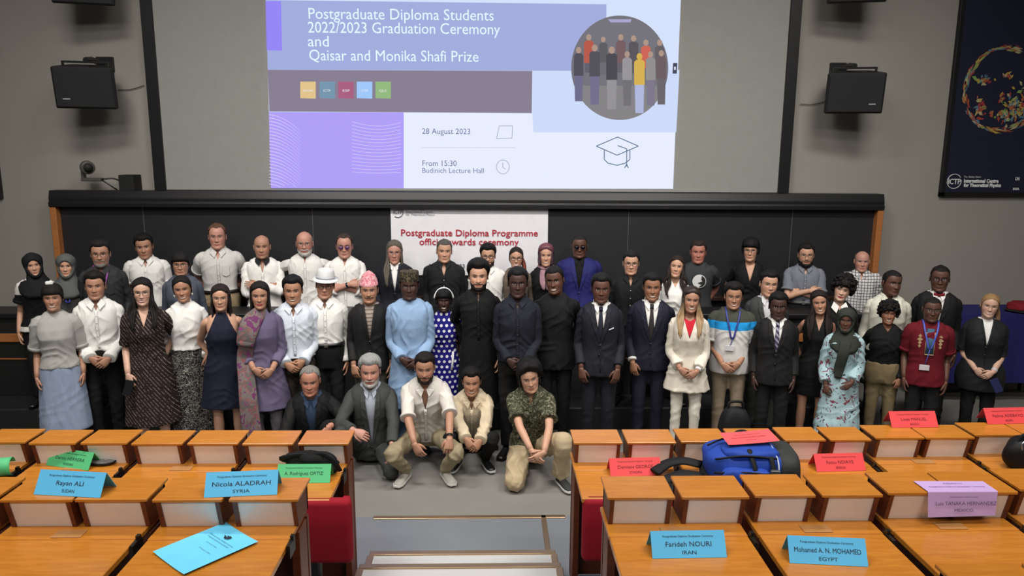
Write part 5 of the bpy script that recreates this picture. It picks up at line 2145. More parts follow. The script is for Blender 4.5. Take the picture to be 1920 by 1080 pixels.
    def locks(L, x=.07, front=.10, w_=.03, sides=(-1, 1), wavy=.006, name='hair_lock'):
        for e, dq, lw_ in [(e_, q_, l_) for e_ in sides for q_, l_ in ((-.016, .94), (0, 1.0), (.016, .9))]:
            b_ = Buf()
            z1 = eye[2] + .02
            z2 = eye[2] - L * hs * lw_
            P = []
            for t_ in np.linspace(0, 1, 9):
                zz = z1 + (z2 - z1) * t_
                xx = e * (x + dq * min(1, t_ * 2.2) + .024 * smoothstep(np.array(t_ * 1.5)) + wavy * math.sin(t_ * 11 + dq * 90)) * k
                if zz / h < .83:
                    yy = fg.front(xx, max(zz / h, .5), .036)
                else:
                    yy = -.012 - .045 * k - .04 * t_
                    if zz / h < .86:
                        yy = min(yy, -.06)
                p = M @ Vector((xx, yy, zz))
                q = HM @ Vector((e * x, -.035, .02 - L * t_)) if t_ < .3 else p
                f_ = min(1, t_ / .3)
                P.append(np.array(q) * (1 - f_) + np.array(p) * f_)
            P, r9 = smooth_path(P, [((w_ * .5, .010), (w_ * .6, .013), (w_ * .62, .014), (w_ * .6, .014), (w_ * .58, .013), (w_ * .52, .012), (w_ * .46, .010), (w_ * .34, .008), (w_ * .12, .003))[i_] for i_ in range(9)], 2)
            tube(b_, P, r9, 10, (0, -1, 0))
            link(name, b_.mesh(name, hm), root)

    if hst == 'long':
        curtain(g('hairlen', .24), back=.02, wavy=g('wavy', .0))
        if g('lock', .30):
            locks(g('lock', .30), wavy=g('wavy', .003) * 2, sides=g('locksides', (-1, 1)), w_=g('lockw', .026))
    if hst == 'curlylong':
        curtain(g('hairlen', .2), back=.01, wavy=.006, thick=.03, rx=.092, flare=.25)
    if hst in ('mop', 'curly'):
        curls(230, .012, .022, .008, -.06, amin=18)
        curls(60, .010, .016, .004, -.02)
    if hst in ('bob', 'crop_f'):
        curtain(g('boblen') or {'bob': .10, 'mop': .06, 'crop_f': .04}[hst], a0=g('a0', 60), rx=.088 + (.02 if hst == 'mop' else 0), ry=.108, wavy=.008 if hst == 'mop' else .001, thick=.03, flare=.06)
    if hst == 'ponytail':
        b_ = Buf()
        P = [HM @ Vector(q) for q in ((.03, .09, .02), (.07, .09, -.04), (.095, .04, -.12), (.10, -.01, -.2))]
        pp, r2 = smooth_path(P, [.02, .026, .024, .008], 4)
        tube(b_, pp, r2, 10)
        link('ponytail', b_.mesh('ponytail', g('tailmat', hm)), root)
    if g('beard'):
        bd = g('beard')
        bc = hair_mat(g('beardcol', g('hair', (24, 20, 18))))
        xx, zz = HEAD[:, 0], HEAD[:, 2]
        lower = (zz < np.interp(ang, [0, 16, 22, 40, 60, 80, 90], [-.086, -.084, -.062, -.058, -.045, -.01, -.01]))
        mou = (ang < 24) & (zz > -.064) & (zz < -.0535)
        if bd == 'goatee':
            lower &= ang < 28
        if bd == 'moustache':
            lower &= False
        kp = np.where((lower | mou) & (ang < 84) & (HEAD[:, 1] < 0.01) & (zz > -.128), 1.0, -1.0)
        b_ = head_shell('beard', kp, np.full(len(HEAD), .0015 + g('beardlen', .004)) * 1.0, bc, jit=.0008, freq=220)
    if g('headband'):
        b_ = Buf()
        a_ = np.linspace(-1.45, 1.45, 24)
        P = [HM @ Vector((math.sin(t_) * .095, .008 + .0 * math.cos(t_), .02 + math.cos(t_) * .118)) for t_ in a_]
        P = [HM @ Vector((math.sin(t_) * .106, -.03, .012 + math.cos(t_) * .134)) for t_ in a_]
        tube(b_, P, [(.008, .004)] * 24, 8, (0, -.6, 1))
        link('headband', b_.mesh('headband', plain(g('headband'), .7)), root)
    if g('hijab'):
        hj = fabric(g('hijab'))
        xx, zz = HEAD[:, 0], HEAD[:, 2]
        inside = ((xx / .056) ** 2 + ((zz + .022) / .082) ** 2 - 1)
        keep = np.where(HEAD[:, 1] > -.02, 1.0, inside * 2)
        keep = np.where(zz < -.10, np.maximum(keep, .5), keep)
        tk = .014 + .006 * smoothstep((zz - .02) / .06) + .004 * np.sin(HEAD[:, 1] * 60 + zz * 40)
        head_shell('headscarf', np.clip(keep, -1, 1) - .0, tk * smoothstep(keep * 2 + .3) + .004, hj)
        b_ = Buf()
        rows = []
        u = np.linspace(-np.pi, np.pi, 40, endpoint=False)
        eyw = eye
        for (dz, w_, d_, yc) in ((-.06, .080, .070, .03), (-.095, .084, .09, .005), (-.125, .088, .092, .0), (-.155, .105, .10, .002), (-.185, .14, .13, .002), (-.215, .168, .152, -.002), (-.25, .172, .168, -.004), (-.29, .155, .172, -.006)):
            wav = 1 + .03 * np.sin(u * 6 + dz * 50)
            P = np.stack([np.sin(u) * w_ * hs * wav, yc - np.cos(u) * d_ * hs * wav + eye[1] + .012, np.full(40, eye[2] + dz * hs) - .05 * np.clip(np.cos(u), 0, 1) * (dz < -.2)], 1)
            ww = 1.0 if dz > -.13 else (.6 if dz > -.17 else 0)
            P2 = xf(HM, (P - eye) / hs)
            rows.append(P2 * ww + xf(M, P) * (1 - ww))
        b_.add(np.concatenate(rows), ring_faces(len(rows), 40, True, False, True))
        link('scarf_drape', b_.mesh('scarf_drape', hj), root)
        if g('scarftail'):
            L_ = g('scarftail')
            b_ = Buf()
            P = [fg.pt(x_ * k, z_, .045 - .01) for x_, z_ in ((.0, .80), (-.015, .74), (-.03, .68), (-.045, .62), (-.05, L_))]
            pp, r2 = smooth_path(P, [(.05, .012), (.05, .016), (.046, .016), (.044, .014), (.03, .008)], 4)
            tube(b_, pp, r2, 12, (0, -1, 0))
            link('scarf_tail', b_.mesh('scarf_tail', hj), root)
    if g('headwear'):
        ht = g('headwear')
        b_ = Buf()
        u = np.linspace(-np.pi, np.pi, 40, endpoint=False)
        def hrow(z_, rx_, ry_, yc=.004, tl=0.0):
            return np.stack([np.sin(u) * rx_, yc - np.cos(u) * ry_, np.full(40, z_) + tl * np.cos(u)], 1)
        if ht == 'fedora':
            m_ = fabric((205, 206, 206), .8)
            rows = [hrow(.055, .084, .102), hrow(.085, .082, .10), hrow(.125, .076, .092), hrow(.145, .066, .082), hrow(.15, .05, .066), hrow(.142, .03, .05), hrow(.138, .005, .01)]
            b_.add(xf(HM, np.concatenate(rows)), ring_faces(len(rows), 40, True, False, True))
            hat = link('hat', b_.mesh('hat', m_), root)
            b_ = Buf()
            rows = [hrow(.054, .082, .10), hrow(.050, .10, .12, tl=-.008), hrow(.052, .122, .142, tl=-.016), hrow(.055, .123, .143, tl=-.016), hrow(.056, .10, .12, tl=-.008), hrow(.062, .083, .101)]
            b_.add(xf(HM, np.concatenate(rows)), ring_faces(len(rows), 40, True, False, False))
            link('brim', b_.mesh('brim', m_), hat)
            b_ = Buf()
            rows = [hrow(.060, .0835, .1015), hrow(.060, .0855, .1035), hrow(.082, .0845, .1025), hrow(.082, .082, .1)]
            b_.add(xf(HM, np.concatenate(rows)), ring_faces(4, 40, True, False, False))
            link('band', b_.mesh('band', plain((168, 170, 176), .6)), hat)
        elif ht == 'topi':
            rows = [hrow(.040, .0835, .103, tl=.004), hrow(.06, .085, .104, tl=.004), hrow(.062, .083, .102, tl=.004), hrow(.10, .076, .098), hrow(.135, .060, .088), hrow(.160, .036, .07), hrow(.172, .012, .05), hrow(.174, .003, .03)]
            b_.add(xf(HM, np.concatenate(rows)), ring_faces(len(rows), 40, True, False, True))
            link('topi_hat', b_.mesh('topi_hat', pat('topi')), root)
        elif ht == 'cap':
            rows = [hrow(.040, .083, .102), hrow(.07, .085, .103), hrow(.12, .084, .10), hrow(.128, .080, .094), hrow(.124, .05, .06), hrow(.122, .005, .006)]
            b_.add(xf(HM, np.concatenate(rows)), ring_faces(len(rows), 40, True, False, True))
            link('cap', b_.mesh('cap', pat('darkcap')), root)
    if g('glasses'):
        gc_ = g('glasses')
        mat = plain(gc_, .3, name='glasses_frame') if gc_ != 'metal' else plain((120, 110, 100), .3, .7, name='glasses_wire')
        rr_ = .0017 if gc_ != 'metal' else .0010
        if g('thick'):
            rr_ = .0026
        b_ = Buf()
        gy = float(face_y(0.0, .004)) - .008
        for e in (-1, 1):
            a_ = np.linspace(0, 2 * np.pi, 21)
            P = [HM @ Vector((e * .0325 + math.cos(t_) * .0225, gy + .010 * abs(math.cos(t_) * .4 + e * .0) * 0 + .004 * (1 if e * math.cos(t_) > 0 else 0) * abs(math.cos(t_)), -.003 + np.sign(math.sin(t_)) * abs(math.sin(t_)) ** .8 * .0165)) for t_ in a_]
            tube(b_, P, [rr_] * 21, 6, (0, -1, 0), cap=False)
            tube(b_, [HM @ Vector((e * .054, gy + .004, .006)), HM @ Vector((e * .074, gy + .03, .008)), HM @ Vector((e * .080, .0, .004))], [rr_] * 3, 5)
        tube(b_, [HM @ Vector((-.011, gy, .003)), HM @ Vector((0, gy - .002, .006)), HM @ Vector((.011, gy, .003))], [rr_] * 3, 6)
        gl = link('glasses', b_.mesh('glasses', mat), root)
        if g('shades'):
            b_ = Buf()
            for e in (-1, 1):
                a_ = np.linspace(0, 2 * np.pi, 16, endpoint=False)
                V_ = [HM @ Vector((e * .0325 + math.cos(t_) * .022, gy + .001, -.003 + math.sin(t_) * .016)) for t_ in a_]
                V2 = [HM @ Vector((e * .0325 + math.cos(t_) * .022, gy + .003, -.003 + math.sin(t_) * .016)) for t_ in a_]
                b_.add(V_ + V2, [tuple(range(16)), tuple(range(31, 15, -1))] + [(i_, i_ + 16, (i_ + 1) % 16 + 16, (i_ + 1) % 16) for i_ in range(16)])
            link('lenses', b_.mesh('lenses', plain(g('shades'), .15, name='tinted_lens')), gl)
    if g('earrings'):
        b_ = Buf()
        for e in (-1, 1):
            q = HM @ Vector((e * .078, 0, -.055))
            tube(b_, [q, q + Vector((0, 0, -.012)), q + Vector((0, 0, -.022))], [.004, .009, .003], 8)
        link('earrings', b_.mesh('earrings', plain((215, 210, 195), .3)), root)
    if g('lanyard'):
        lc_, zl_ = g('lanyard')
        off = .030
        b_ = Buf()
        for e in (-1, 1):
            P = [np.array(fg.pt(e * x_ * k, z_, o2_)) for x_, z_, o2_ in ((.074, .862, -.03), (.072, .858, .012), (.066, .838, .034), (.054, .80, .032), (.036, .76, off), (.016, zl_ + .012, off), (.002, zl_, off))]
            tube(b_, P, [(.0085, .0015)] * 7, 6, (0, -1, 0.2))
        ly = link('lanyard', b_.mesh('lanyard', plain(lc_, .6)), root)
        if g('badge'):
            bcol, bz_, dx_ = g('badge')
            p = fg.pt(dx_ * k, bz_, off + .004)
            b_ = Buf()
            tube(b_, [fg.pt(.002, zl_, off), (fg.pt(.002, zl_, off) + p) / 2, p + Vector((0, 0, .02))], [(.004, .001)] * 3, 6)
            link('ribbon', b_.mesh('ribbon', plain(lc_, .6)), ly)
            me_ = box_me('badge', -.042, .042, -.003, .002, -.026, .026, plain(bcol, .4), .002)
            link('badge', me_, root, p)
    if g('watch'):
        e = g('watch')
        sh, el, wp = arms[e]
        d_ = (wp - el) / np.linalg.norm(wp - el)
        b_ = Buf()
        tube(b_, [wp - d_ * .034, wp - d_ * .014], [.031 * k, .030 * k], 16, (0, -1, 0))
        wt = link('watch_strap', b_.mesh('watch_strap', plain(g('watchcol', (20, 20, 22)), .4)), root)
    for fn in g('extra', ()):
        fn(root, fg, M, HM, arms, legs, strip, polyflap, k, h)
    return root


def finish_garments():
    dg = bpy.context.evaluated_depsgraph_get()
    res = []
    for (o, name, root, mat, fold, cuts, Mi, seed) in PENDING:
        me = bpy.data.meshes.new_from_object(o.evaluated_get(dg))
        res.append(me)
    for (o, name, root, mat, fold, cuts, Mi, seed), me in zip(PENDING, res):
        me0 = o.data
        bpy.data.objects.remove(o)
        bpy.data.meshes.remove(me0)
        n = len(me.vertices)
        V = np.empty(n * 3, np.float32)
        me.vertices.foreach_get('co', V)
        V = V.reshape(-1, 3).astype(float)
        Nn = np.empty(n * 3, np.float32)
        me.vertex_normals.foreach_get('vector', Nn)
        Nn = Nn.reshape(-1, 3)
        x, y, z = V.T
        s = seed
        q1 = 15 * z + 26 * np.abs(x) + 2.4 * np.sin(9 * x + 8 * z + s) + 1.2 * np.sin(21 * z + 13 * y + s)
        q2 = 30 * x - 13 * z + 2.0 * np.sin(14 * z + 6 * x + 2 * s)
        env1 = .5 + .5 * np.sin(6.5 * z + 9 * x + 2 * s + 1.5 * np.sin(5 * x + s))
        env2 = .5 + .5 * np.sin(8 * z - 11 * x + 3 * s)
        d = (1 - np.abs(np.sin(q1))) ** 1.5 * env1 - .25
        d2 = (1 - np.abs(np.sin(q2))) ** 1.5 * env2 - .25
        V = V + Nn * ((d + .7 * d2) * fold * 2.3)[:, None]
        me.vertices.foreach_set('co', V.astype(np.float32).ravel())
        if cuts:
            bm = bmesh.new()
            bm.from_mesh(me)
            bm.transform(Mi)
            for c in cuts:
                if c[0] == 'v':
                    _, xt, zt_, zb_ = c
                    for e in (-1, 1):
                        nrm = Vector((zt_ - zb_, 0, -e * xt)).normalized()
                        fr = [f for f in bm.faces if f.calc_center_median().y < 0.02]
                        ge = list({v for f in fr for v in f.verts}) + list({q for f in fr for q in f.edges}) + fr
                        bmesh.ops.bisect_plane(bm, geom=ge, dist=1e-5, plane_co=(0, 0, zb_), plane_no=nrm)
                    kill = []
                    for f in bm.faces:
                        cc = f.calc_center_median()
                        if cc.z > zb_ and cc.y < 0.012 and abs(cc.x) < (cc.z - zb_) / (zt_ - zb_) * xt:
                            kill.append(f)
                    bmesh.ops.delete(bm, geom=kill, context='FACES')
                elif c[0] == 'halter':
                    _, xh, zlo, zhi = c
                    kill = []
                    for e in (-1, 1):
                        # straight line from the armpit to the neck
                        a, b2 = Vector((e * .155 * (zhi / 1.4), 0, zlo)), Vector((e * .05, 0, zhi))
                        dd = b2 - a
                        nrm = Vector((dd.z, 0, -dd.x)).normalized()
                        bmesh.ops.bisect_plane(bm, geom=list(bm.verts) + list(bm.edges) + list(bm.faces), dist=1e-5, plane_co=a, plane_no=nrm)
                        for f in bm.faces:
                            cc = f.calc_center_median()
                            if cc.z > zlo and (cc - a).dot(nrm) * e > 0 and cc.x * e > 0:
                                kill.append(f)
                    bmesh.ops.delete(bm, geom=list(set(kill)), context='FACES')
            bm.transform(Mi.inverted())
            bm.to_mesh(me)
            bm.free()
        me.materials.clear()
        me.materials.append(mat)
        me.polygons.foreach_set('use_smooth', [True] * len(me.polygons))
        me.update()
        link(name, me, root)

WHITE, OFFW, CREAM = (222, 220, 216), (208, 205, 200), (226, 216, 198)
BLACK, SUITB, NAVYS, ROYAL = (17, 17, 18), (24, 24, 25), (26, 27, 42), (34, 36, 96)
GREYS = (58, 60, 60)
fw, fb = fabric(WHITE), fabric(BLACK)


def shirt(mat, **k):
    d = dict(kind='shirt', mat=mat, collar=True, placket=True, sleeve=1.0, v=(.034, .85, .79))
    d.update(k)
    return d


def suit(col, inner=WHITE, **k):
    d = dict(kind='suit', mat=fabric(col, .75), shirt=fabric(inner) if isinstance(inner, tuple) else inner, sleeve=.97)
    d.update(k)
    return d


def trousers(col, **k):
    d = dict(kind='trousers', mat=fabric(col) if isinstance(col, tuple) else col)
    d.update(k)
    return d


ROW = {'B': (8.18, PLAT), 'C': (7.46, PLAT), 'M': (7.18, 0.0), 'F': (6.8, 0.0)}


def P(row, px, ytop, label, D=None, dx=0.0, hat=.0, face=.75, **k):
    D0, z0 = ROW[row]
    if row == 'B':
        k['girth'] = k.get('girth', 1.0) * (1.13 if k.get('sex') != 'f' else 1.08)
        k['hscale'] = k.get('hscale', 1.07 if k.get('sex') != 'f' else 1.03) * 1.05
    D = D or D0
    pt = at_y(px, ytop, D)
    vol = hat or .018
    k['h'] = pt.z - z0 - vol
    x = pt.x + dx
    k['loc'] = (x, D, z0 + 0.001)
    k['rz'] = -math.atan2(x, D) * face + R(k.pop('turn', 0))
    k['label'] = label
    k['group'] = {'B': 'people standing in the back row', 'C': 'people standing in the back row', 'M': 'people standing in the middle row', 'F': 'people standing in the front row'}[row]
    k.setdefault('hands', True)
    if dx and 'sidelean' not in k:
        k['sidelean'] = -math.degrees(math.atan2(dx, k['h'] * .45))
    return build_person(k)


def tee_logo(root, fg, M, HM, arms, legs, strip, polyflap, k, h):
    for nm, pts, c, off in (('emblem_disc', [(.075 * math.cos(a), .735 + .046 * math.sin(a)) for a in np.linspace(0, 6.283, 28, endpoint=False)], (200, 200, 200), .027),
                            ('emblem_mark', [(.068 * math.cos(a), .735 + .041 * math.sin(a)) for a in np.linspace(-1.7, 1.2, 14)] + [(.02, .75), (.035, .735), (-.02, .725), (.03, .715)], (24, 24, 26), .0295)):
        b_ = Buf()
        V = [fg.pt(x + .02, z, off) for x, z in pts]
        b_.add(V, [tuple(range(len(V)))[::-1]])
        link(nm, b_.mesh(nm, plain(c, .8), smooth=False), root)


def embroidery(root, fg, M, HM, arms, legs, strip, polyflap, k, h):
    gold = plain((176, 150, 112), .6)
    strip('neck_panel_edge', [(-.035, .80, .022), (-.035, .74, .022), (-.035, .665, .022)], .008, gold)
    strip('neck_panel_edge', [(.035, .80, .022), (.035, .74, .022), (.035, .665, .022)], .008, gold)
    strip('neck_panel_edge', [(-.037, .665, .023), (0, .665, .024), (.037, .665, .023)], .010, gold)
    strip('neck_panel', [(0, .82, .019), (0, .74, .020), (0, .668, .020)], .066, plain((52, 84, 110), .7))
    for e in (-1, 1):
        b_ = Buf()
        for z, w in ((.775, .016), (.755, .026), (.735, .016), (.715, .012)):
            c = fg.pt(e * .095 * k, z, .021)
            b_.add([c + Vector((w, 0, 0)), c + Vector((0, -.002, .02)), c - Vector((w, 0, 0)), c - Vector((0, -.002, .02))], [(0, 1, 2, 3)])
        link('embroidered_motif', b_.mesh('embroidered_motif', gold, smooth=False), root)


def cardigan_shawl(root, fg, M, HM, arms, legs, strip, polyflap, k, h):
    b_ = Buf()
    pts = [(.07, .865, -.01), (-.01, .84, .02), (-.075, .80, .034), (-.12, .74, .05), (-.15, .67, .07)]
    Pp = [np.array(fg.pt(x * k, z, o)) for x, z, o in pts]
    pp, rr = smooth_path(Pp, [(.045, .014), (.065, .018), (.085, .02), (.085, .02), (.075, .016)], 4)
    tube(b_, pp, rr, 14, (0, -1, .3))
    Pp = [np.array(fg.pt(x * k, z, o)) for x, z, o in [(-.13, .70, .06), (-.16, .60, .06), (-.15, .50, .07)]] + [V3(-.14 * k, -.20, .38 * h), V3(-.13 * k, -.20, .24 * h), V3(-.11 * k, -.19, .10 * h)]
    pp, rr = smooth_path(Pp, [(.06, .016), (.07, .016), (.075, .016), (.08, .014), (.085, .012), (.09, .01)], 4)
    tube(b_, pp, rr, 14, (0, -1, 0))
    link('shawl', b_.mesh('shawl', pat('shawl')), root)


def neck_scarf(root, fg, M, HM, arms, legs, strip, polyflap, k, h):
    b_ = Buf()
    a_ = np.linspace(0, 2 * np.pi, 25)
    Pp = [M @ Vector((math.sin(t) * .075 * k, .012 - math.cos(t) * .075 * k, .848 * h - math.cos(t) * .02)) for t in a_]
    tube(b_, Pp, [(.026, .020)] * 25, 10, (0, 0, 1), cap=False)
    for e in (-1, 1):
        Pp = [np.array(fg.pt(e * x * k, z, .04)) for x, z in ((.035, .83), (.04, .79), (.035, .74), (.02, .70))]
        pp, rr = smooth_path(Pp, [(.03, .012), (.034, .012), (.03, .010), (.012, .006)], 3)
        tube(b_, pp, rr, 10, (0, -1, 0))
    link('scarf', b_.mesh('scarf', pat('scarf')), root)


def red_necklace(root, fg, M, HM, arms, legs, strip, polyflap, k, h):
    b_ = Buf()
    V = [fg.pt(-.055 * k, .83, .012), fg.pt(.055 * k, .83, .012), fg.pt(.05 * k, .79, .014), fg.pt(0, .735, .016), fg.pt(-.05 * k, .79, .014), fg.pt(0, .815, .02)]
    b_.add(V, [(0, 4, 5), (4, 3, 5), (3, 2, 5), (2, 1, 5)])
    link('red_top', b_.mesh('red_top', fabric((190, 34, 52)), smooth=False), root)


def phone(e, rgb, w=.07, l=.14, tilt=.4):
    def fn(root, fg, M, HM, arms, legs, strip, polyflap, k, h):
        p = arms[e][2]
        o = thing('phone', 'phone in the hand of ' + root['label'][:0] + ('the dark dotted dress wearer' if e < 0 else 'the blazer wearer with a watch'), 'phone')
        me = box_me('phone', -w / 2, w / 2, -.005, .005, -l / 2, l / 2, plain(rgb, .3), .003)
        bpy.data.objects.remove(o)
        ob = link('phone', me)
        W_ = Matrix.Translation(root.location) @ Matrix.Rotation(root.rotation_euler[2], 4, 'Z')
        ob.location = W_ @ Vector((p[0] - (.0 if e < 0 else -.03), p[1] - .045, p[2] - .115))
        ob.rotation_euler = (R(-8), R(-28 if e > 0 else 18), root.rotation_euler[2])
        tag(ob, 'dark phone held low by the woman in the dotted brown dress' if e < 0 else 'navy phone held by the blonde woman in the black blazer', 'phone')
    return fn


def belt_line(root, fg, M, HM, arms, legs, strip, polyflap, k, h):
    pass


def white_sash(root, fg, M, HM, arms, legs, strip, polyflap, k, h):
    strip('white_trim', [(.10 * k, .60, .02), (.095 * k, .54, .025), (.08 * k, .48, .03)], .022, plain((225, 225, 228), .8))


def white_collar_points(root, fg, M, HM, arms, legs, strip, polyflap, k, h):
    wm = fw
    for e in (-1, 1):
        polyflap('shirt_collar', [(e * .055, .855, .03), (e * .008, .83, .034), (e * .03, .79, .034), (e * .08, .82, .034)], wm)


# ---------------------------------------------------------------- back row, on the stage
P('C', 62, 472, 'woman in black headscarf and black and white colour-block tee', D=7.46, hat=.025, sex='f', skin='light', hijab=(24, 24, 26), dx=-.02,
  top=dict(kind='tee', mat=pat('block'), sleeve=.42, hem=.50, flare=1.1, soff=.03), bottom=trousers(BLACK), arms=('side', 'side'), head=(10, 0, -8), smile=.1, stance=.08)
P('C', 122, 474, 'woman in charcoal headscarf with a blue lanyard over a grey blouse', D=7.46, hat=.025, sex='f', skin='light', hijab=(84, 86, 84),
  top=dict(kind='tunic', mat=fabric((72, 72, 72)), hem=.42, sleeve=1), bottom=trousers(BLACK), lanyard=((58, 62, 150), .70), arms=('side_front', 'side_front'), smile=.2)
P('C', 186, 449, 'bearded man in charcoal shirt with purple lanyard, glasses and grey goatee', D=7.46, girth=1.1, belly=.02, skin='tan', hair=(26, 24, 24), stubble=.3, beard='goatee', beardcol=(120, 116, 112),
  glasses=(30, 28, 28), top=shirt(fabric((46, 46, 48)), pocket=1, off=.02), bottom=trousers(BLACK), lanyard=((120, 60, 130), .72), arms=('side', 'side'), topvol=.9, hscale=1.1)
P('B', 270, 437, 'man in white short-sleeved shirt with black hair above the dotted brown dress', skin='tan', hair=(18, 17, 17), top=shirt(fw, sleeve=.42, soff=.025, pocket=1), bottom=trousers(BLACK), arms=('side', 'side'), stubble=.2, head=(0, 4, -4), vol=.016)
P('C', 337, 471, 'man in slate blue shirt with dark fringe and glasses', D=7.46, skin='tan', hair=(20, 18, 18), glasses=(60, 50, 48), hairstyle='fringe', top=shirt(fabric((74, 80, 92))), bottom=trousers(BLACK), arms=('side', 'side'), smile=.3)
P('B', 406, 418, 'tall man in pale short-sleeved shirt and khaki trousers, hands behind his back', skin='ruddy', hair=(92, 66, 50), hairstyle='receding', glasses='metal', top=shirt(fabric((196, 194, 190)), sleeve=.45, soff=.03, pocket=1, hem=.592),
  bottom=trousers((150, 132, 104), waist=.60, belt=(30, 28, 26)), arms=('behind', 'behind'), hscale=1.04)
P('B', 490, 438, 'smiling bald man in white shirt with black collar, arms folded', skin='tan', hairstyle='bald', hair=(40, 34, 32), stubble=.25, smile=.6, top=shirt(fw, collarmat=fabric((30, 30, 32)), v=(.04, .85, .76), hem=.5), bottom=trousers(BLACK), arms=('fold_under', 'fold_over'))
P('B', 570, 431, 'white-bearded bald man in white shirt, arms behind him', skin='ruddy', hairstyle='bald', hair=(180, 176, 172), beard='full', beardcol=(186, 182, 178), glasses=(50, 40, 38), top=shirt(fabric((212, 210, 206)), collar=False, band=True, v=(.02, .85, .80), pocket=1, hem=.48), bottom=trousers(BLACK), arms=('behind_high', 'behind_high'), belly=.02)
P('B', 645, 437, 'man in white band-collar shirt and tinted glasses, arms folded', skin='ruddy', hair=(60, 48, 42), hairstyle='receding', glasses=(90, 60, 100), shades=(108, 70, 104), top=shirt(fw, collar=False, band=True, v=(.03, .85, .80), sleeve=.72, hem=.47), bottom=trousers(BLACK), arms=('fold_over', 'fold_under'), watch=-1, belly=.02)
P('B', 739, 449, 'woman with long grey hair in dark navy blazer and white blouse', sex='f', skin='ruddy', girth=1.12, hscale=1.08, hairstyle='long', hair=(94, 86, 78), hairlen=.28, lock=.36, locksides=(-1,), glasses=(60, 50, 46), top=suit((26, 26, 36), WHITE, lapel=.03, vz=.66, vx=.05), bottom=trousers(BLACK), arms=('side', 'side'), smile=0)
P('B', 832, 447, 'grey-haired man in black long-sleeved shirt in front of the banner', skin='light', hair=(84, 80, 76), vol=.008, top=shirt(fabric((26, 26, 29)), v=(.045, .85, .765)), bottom=trousers(BLACK), arms=('side', 'side'), girth=1.06, smile=0, head=(4, 0, 2))
P('B', 915, 457, 'bearded man in glasses and white shirt partly hidden behind a tall black kurta', D=8.12, skin='light', hair=(20, 17, 16), beard='full', beardcol=(34, 22, 18), glasses=(24, 22, 22), thick=1, top=shirt(fw, v=(.04, .85, .78)), bottom=trousers(BLACK), arms=('side', 'side'), vol=.022, hscale=1.04)
P('B', 968, 461, 'smiling woman in taupe cardigan, black glasses and reddish ponytail', D=8.12, sex='f', skin='light', hairstyle='ponytail', hair=(34, 26, 24), tailmat=hair_mat((120, 62, 46)), glasses=(22, 20, 20), thick=1, teeth=1, smile=.9, top=dict(kind='tunic', mat=fabric((98, 86, 76)), v=(.05, .85, .76), hem=.45, sleeve=1), bottom=trousers(BLACK), arms=('side', 'side'))
P('B', 1024, 456, 'woman with short plum-tinted bob, pink scarf and black top', D=8.12, sex='f', skin='light', hairstyle='bob', hairmat=hair_mix((112, 60, 72), (70, 50, 60), 1.55), hair=(90, 50, 60), smile=.6, teeth=1, top=dict(kind='tunic', mat=fb, v=(.06, .85, .74), hem=.45, sleeve=1), bottom=trousers(BLACK), arms=('side', 'side'), extra=(neck_scarf,), a0=48)
P('B', 1087, 437, 'bald man in royal blue suit, black shirt and dark glasses', skin='dark', hairstyle='buzz', hair=(30, 26, 24), vol=.001, glasses=(16, 16, 18), shades=(14, 14, 16), girth=1.1, top=suit(ROYAL, BLACK, vz=.64), bottom=trousers(ROYAL), arms=('side', 'side'), smile=.5)
P('C', 1184, 469, 'man in black shirt with white buttons over a white undershirt, black glasses', skin='light', hair=(24, 22, 22), glasses=(26, 24, 24), girth=1.05, top=shirt(fabric((22, 22, 24)), v=(.036, .85, .79)), bottom=trousers(BLACK), arms=('side', 'side'), smile=.1)
P('C', 1268, 478, 'woman with long wavy dark hair and pearl earrings in a loose white blouse', sex='f', skin='light', hairstyle='long', hair=(38, 28, 24), wavy=.008, lock=.34, hairlen=.26, earrings=1, top=dict(kind='tunic', mat=fw, hem=.44, flare=1.15, sleeve=1, v=(.045, .85, .80)), bottom=trousers(BLACK), arms=('side', 'side'), head=(-6, -8, 6), smile=.5)
P('B', 1310, 449, 'ruddy man in charcoal tee printed with a white round emblem', skin=(184, 122, 106), hair=(40, 32, 28), top=dict(kind='tee', mat=fabric((50, 52, 54)), sleeve=.45, hem=.47, soff=.025), bottom=trousers(BLACK), arms=('side', 'behind'), girth=1.04, extra=(tee_logo,), smile=.2)
P('B', 1409, 446, 'woman with short black hair and glasses in a black V-neck dress', sex='f', skin='light', hairstyle='crop_f', hair=(16, 15, 16), glasses=(24, 22, 22), top=dict(kind='tunic', mat=fb, v=(.062, .85, .725), hem=.42, sleeve=.5), bottom=trousers(BLACK), arms=('behind', 'behind'), smile=0, head=(-8, 0, 0))
P('B', 1513, 455, 'dark-bearded man in grey short-sleeved shirt with folded arms', skin='light', hair=(26, 20, 18), beard='full', beardlen=.012, beardcol=(24, 18, 16), glasses=(70, 56, 50), top=shirt(fabric((112, 116, 126)), sleeve=.48, soff=.022, hem=.592), bottom=trousers((22, 22, 24), waist=.60, belt=(60, 58, 56)), arms=('fold_over', 'fold_under'), smile=0)
P('B', 1618, 468, 'white-haired bald man in checked white shirt by the wooden board end', skin='ruddy', hairstyle='bald', hair=(176, 168, 160), girth=1.06, belly=.03, top=shirt(pat('check'), sleeve=.5, soff=.03, hem=.47), bottom=trousers((60, 58, 56)), arms=('side', 'side'), smile=.1)
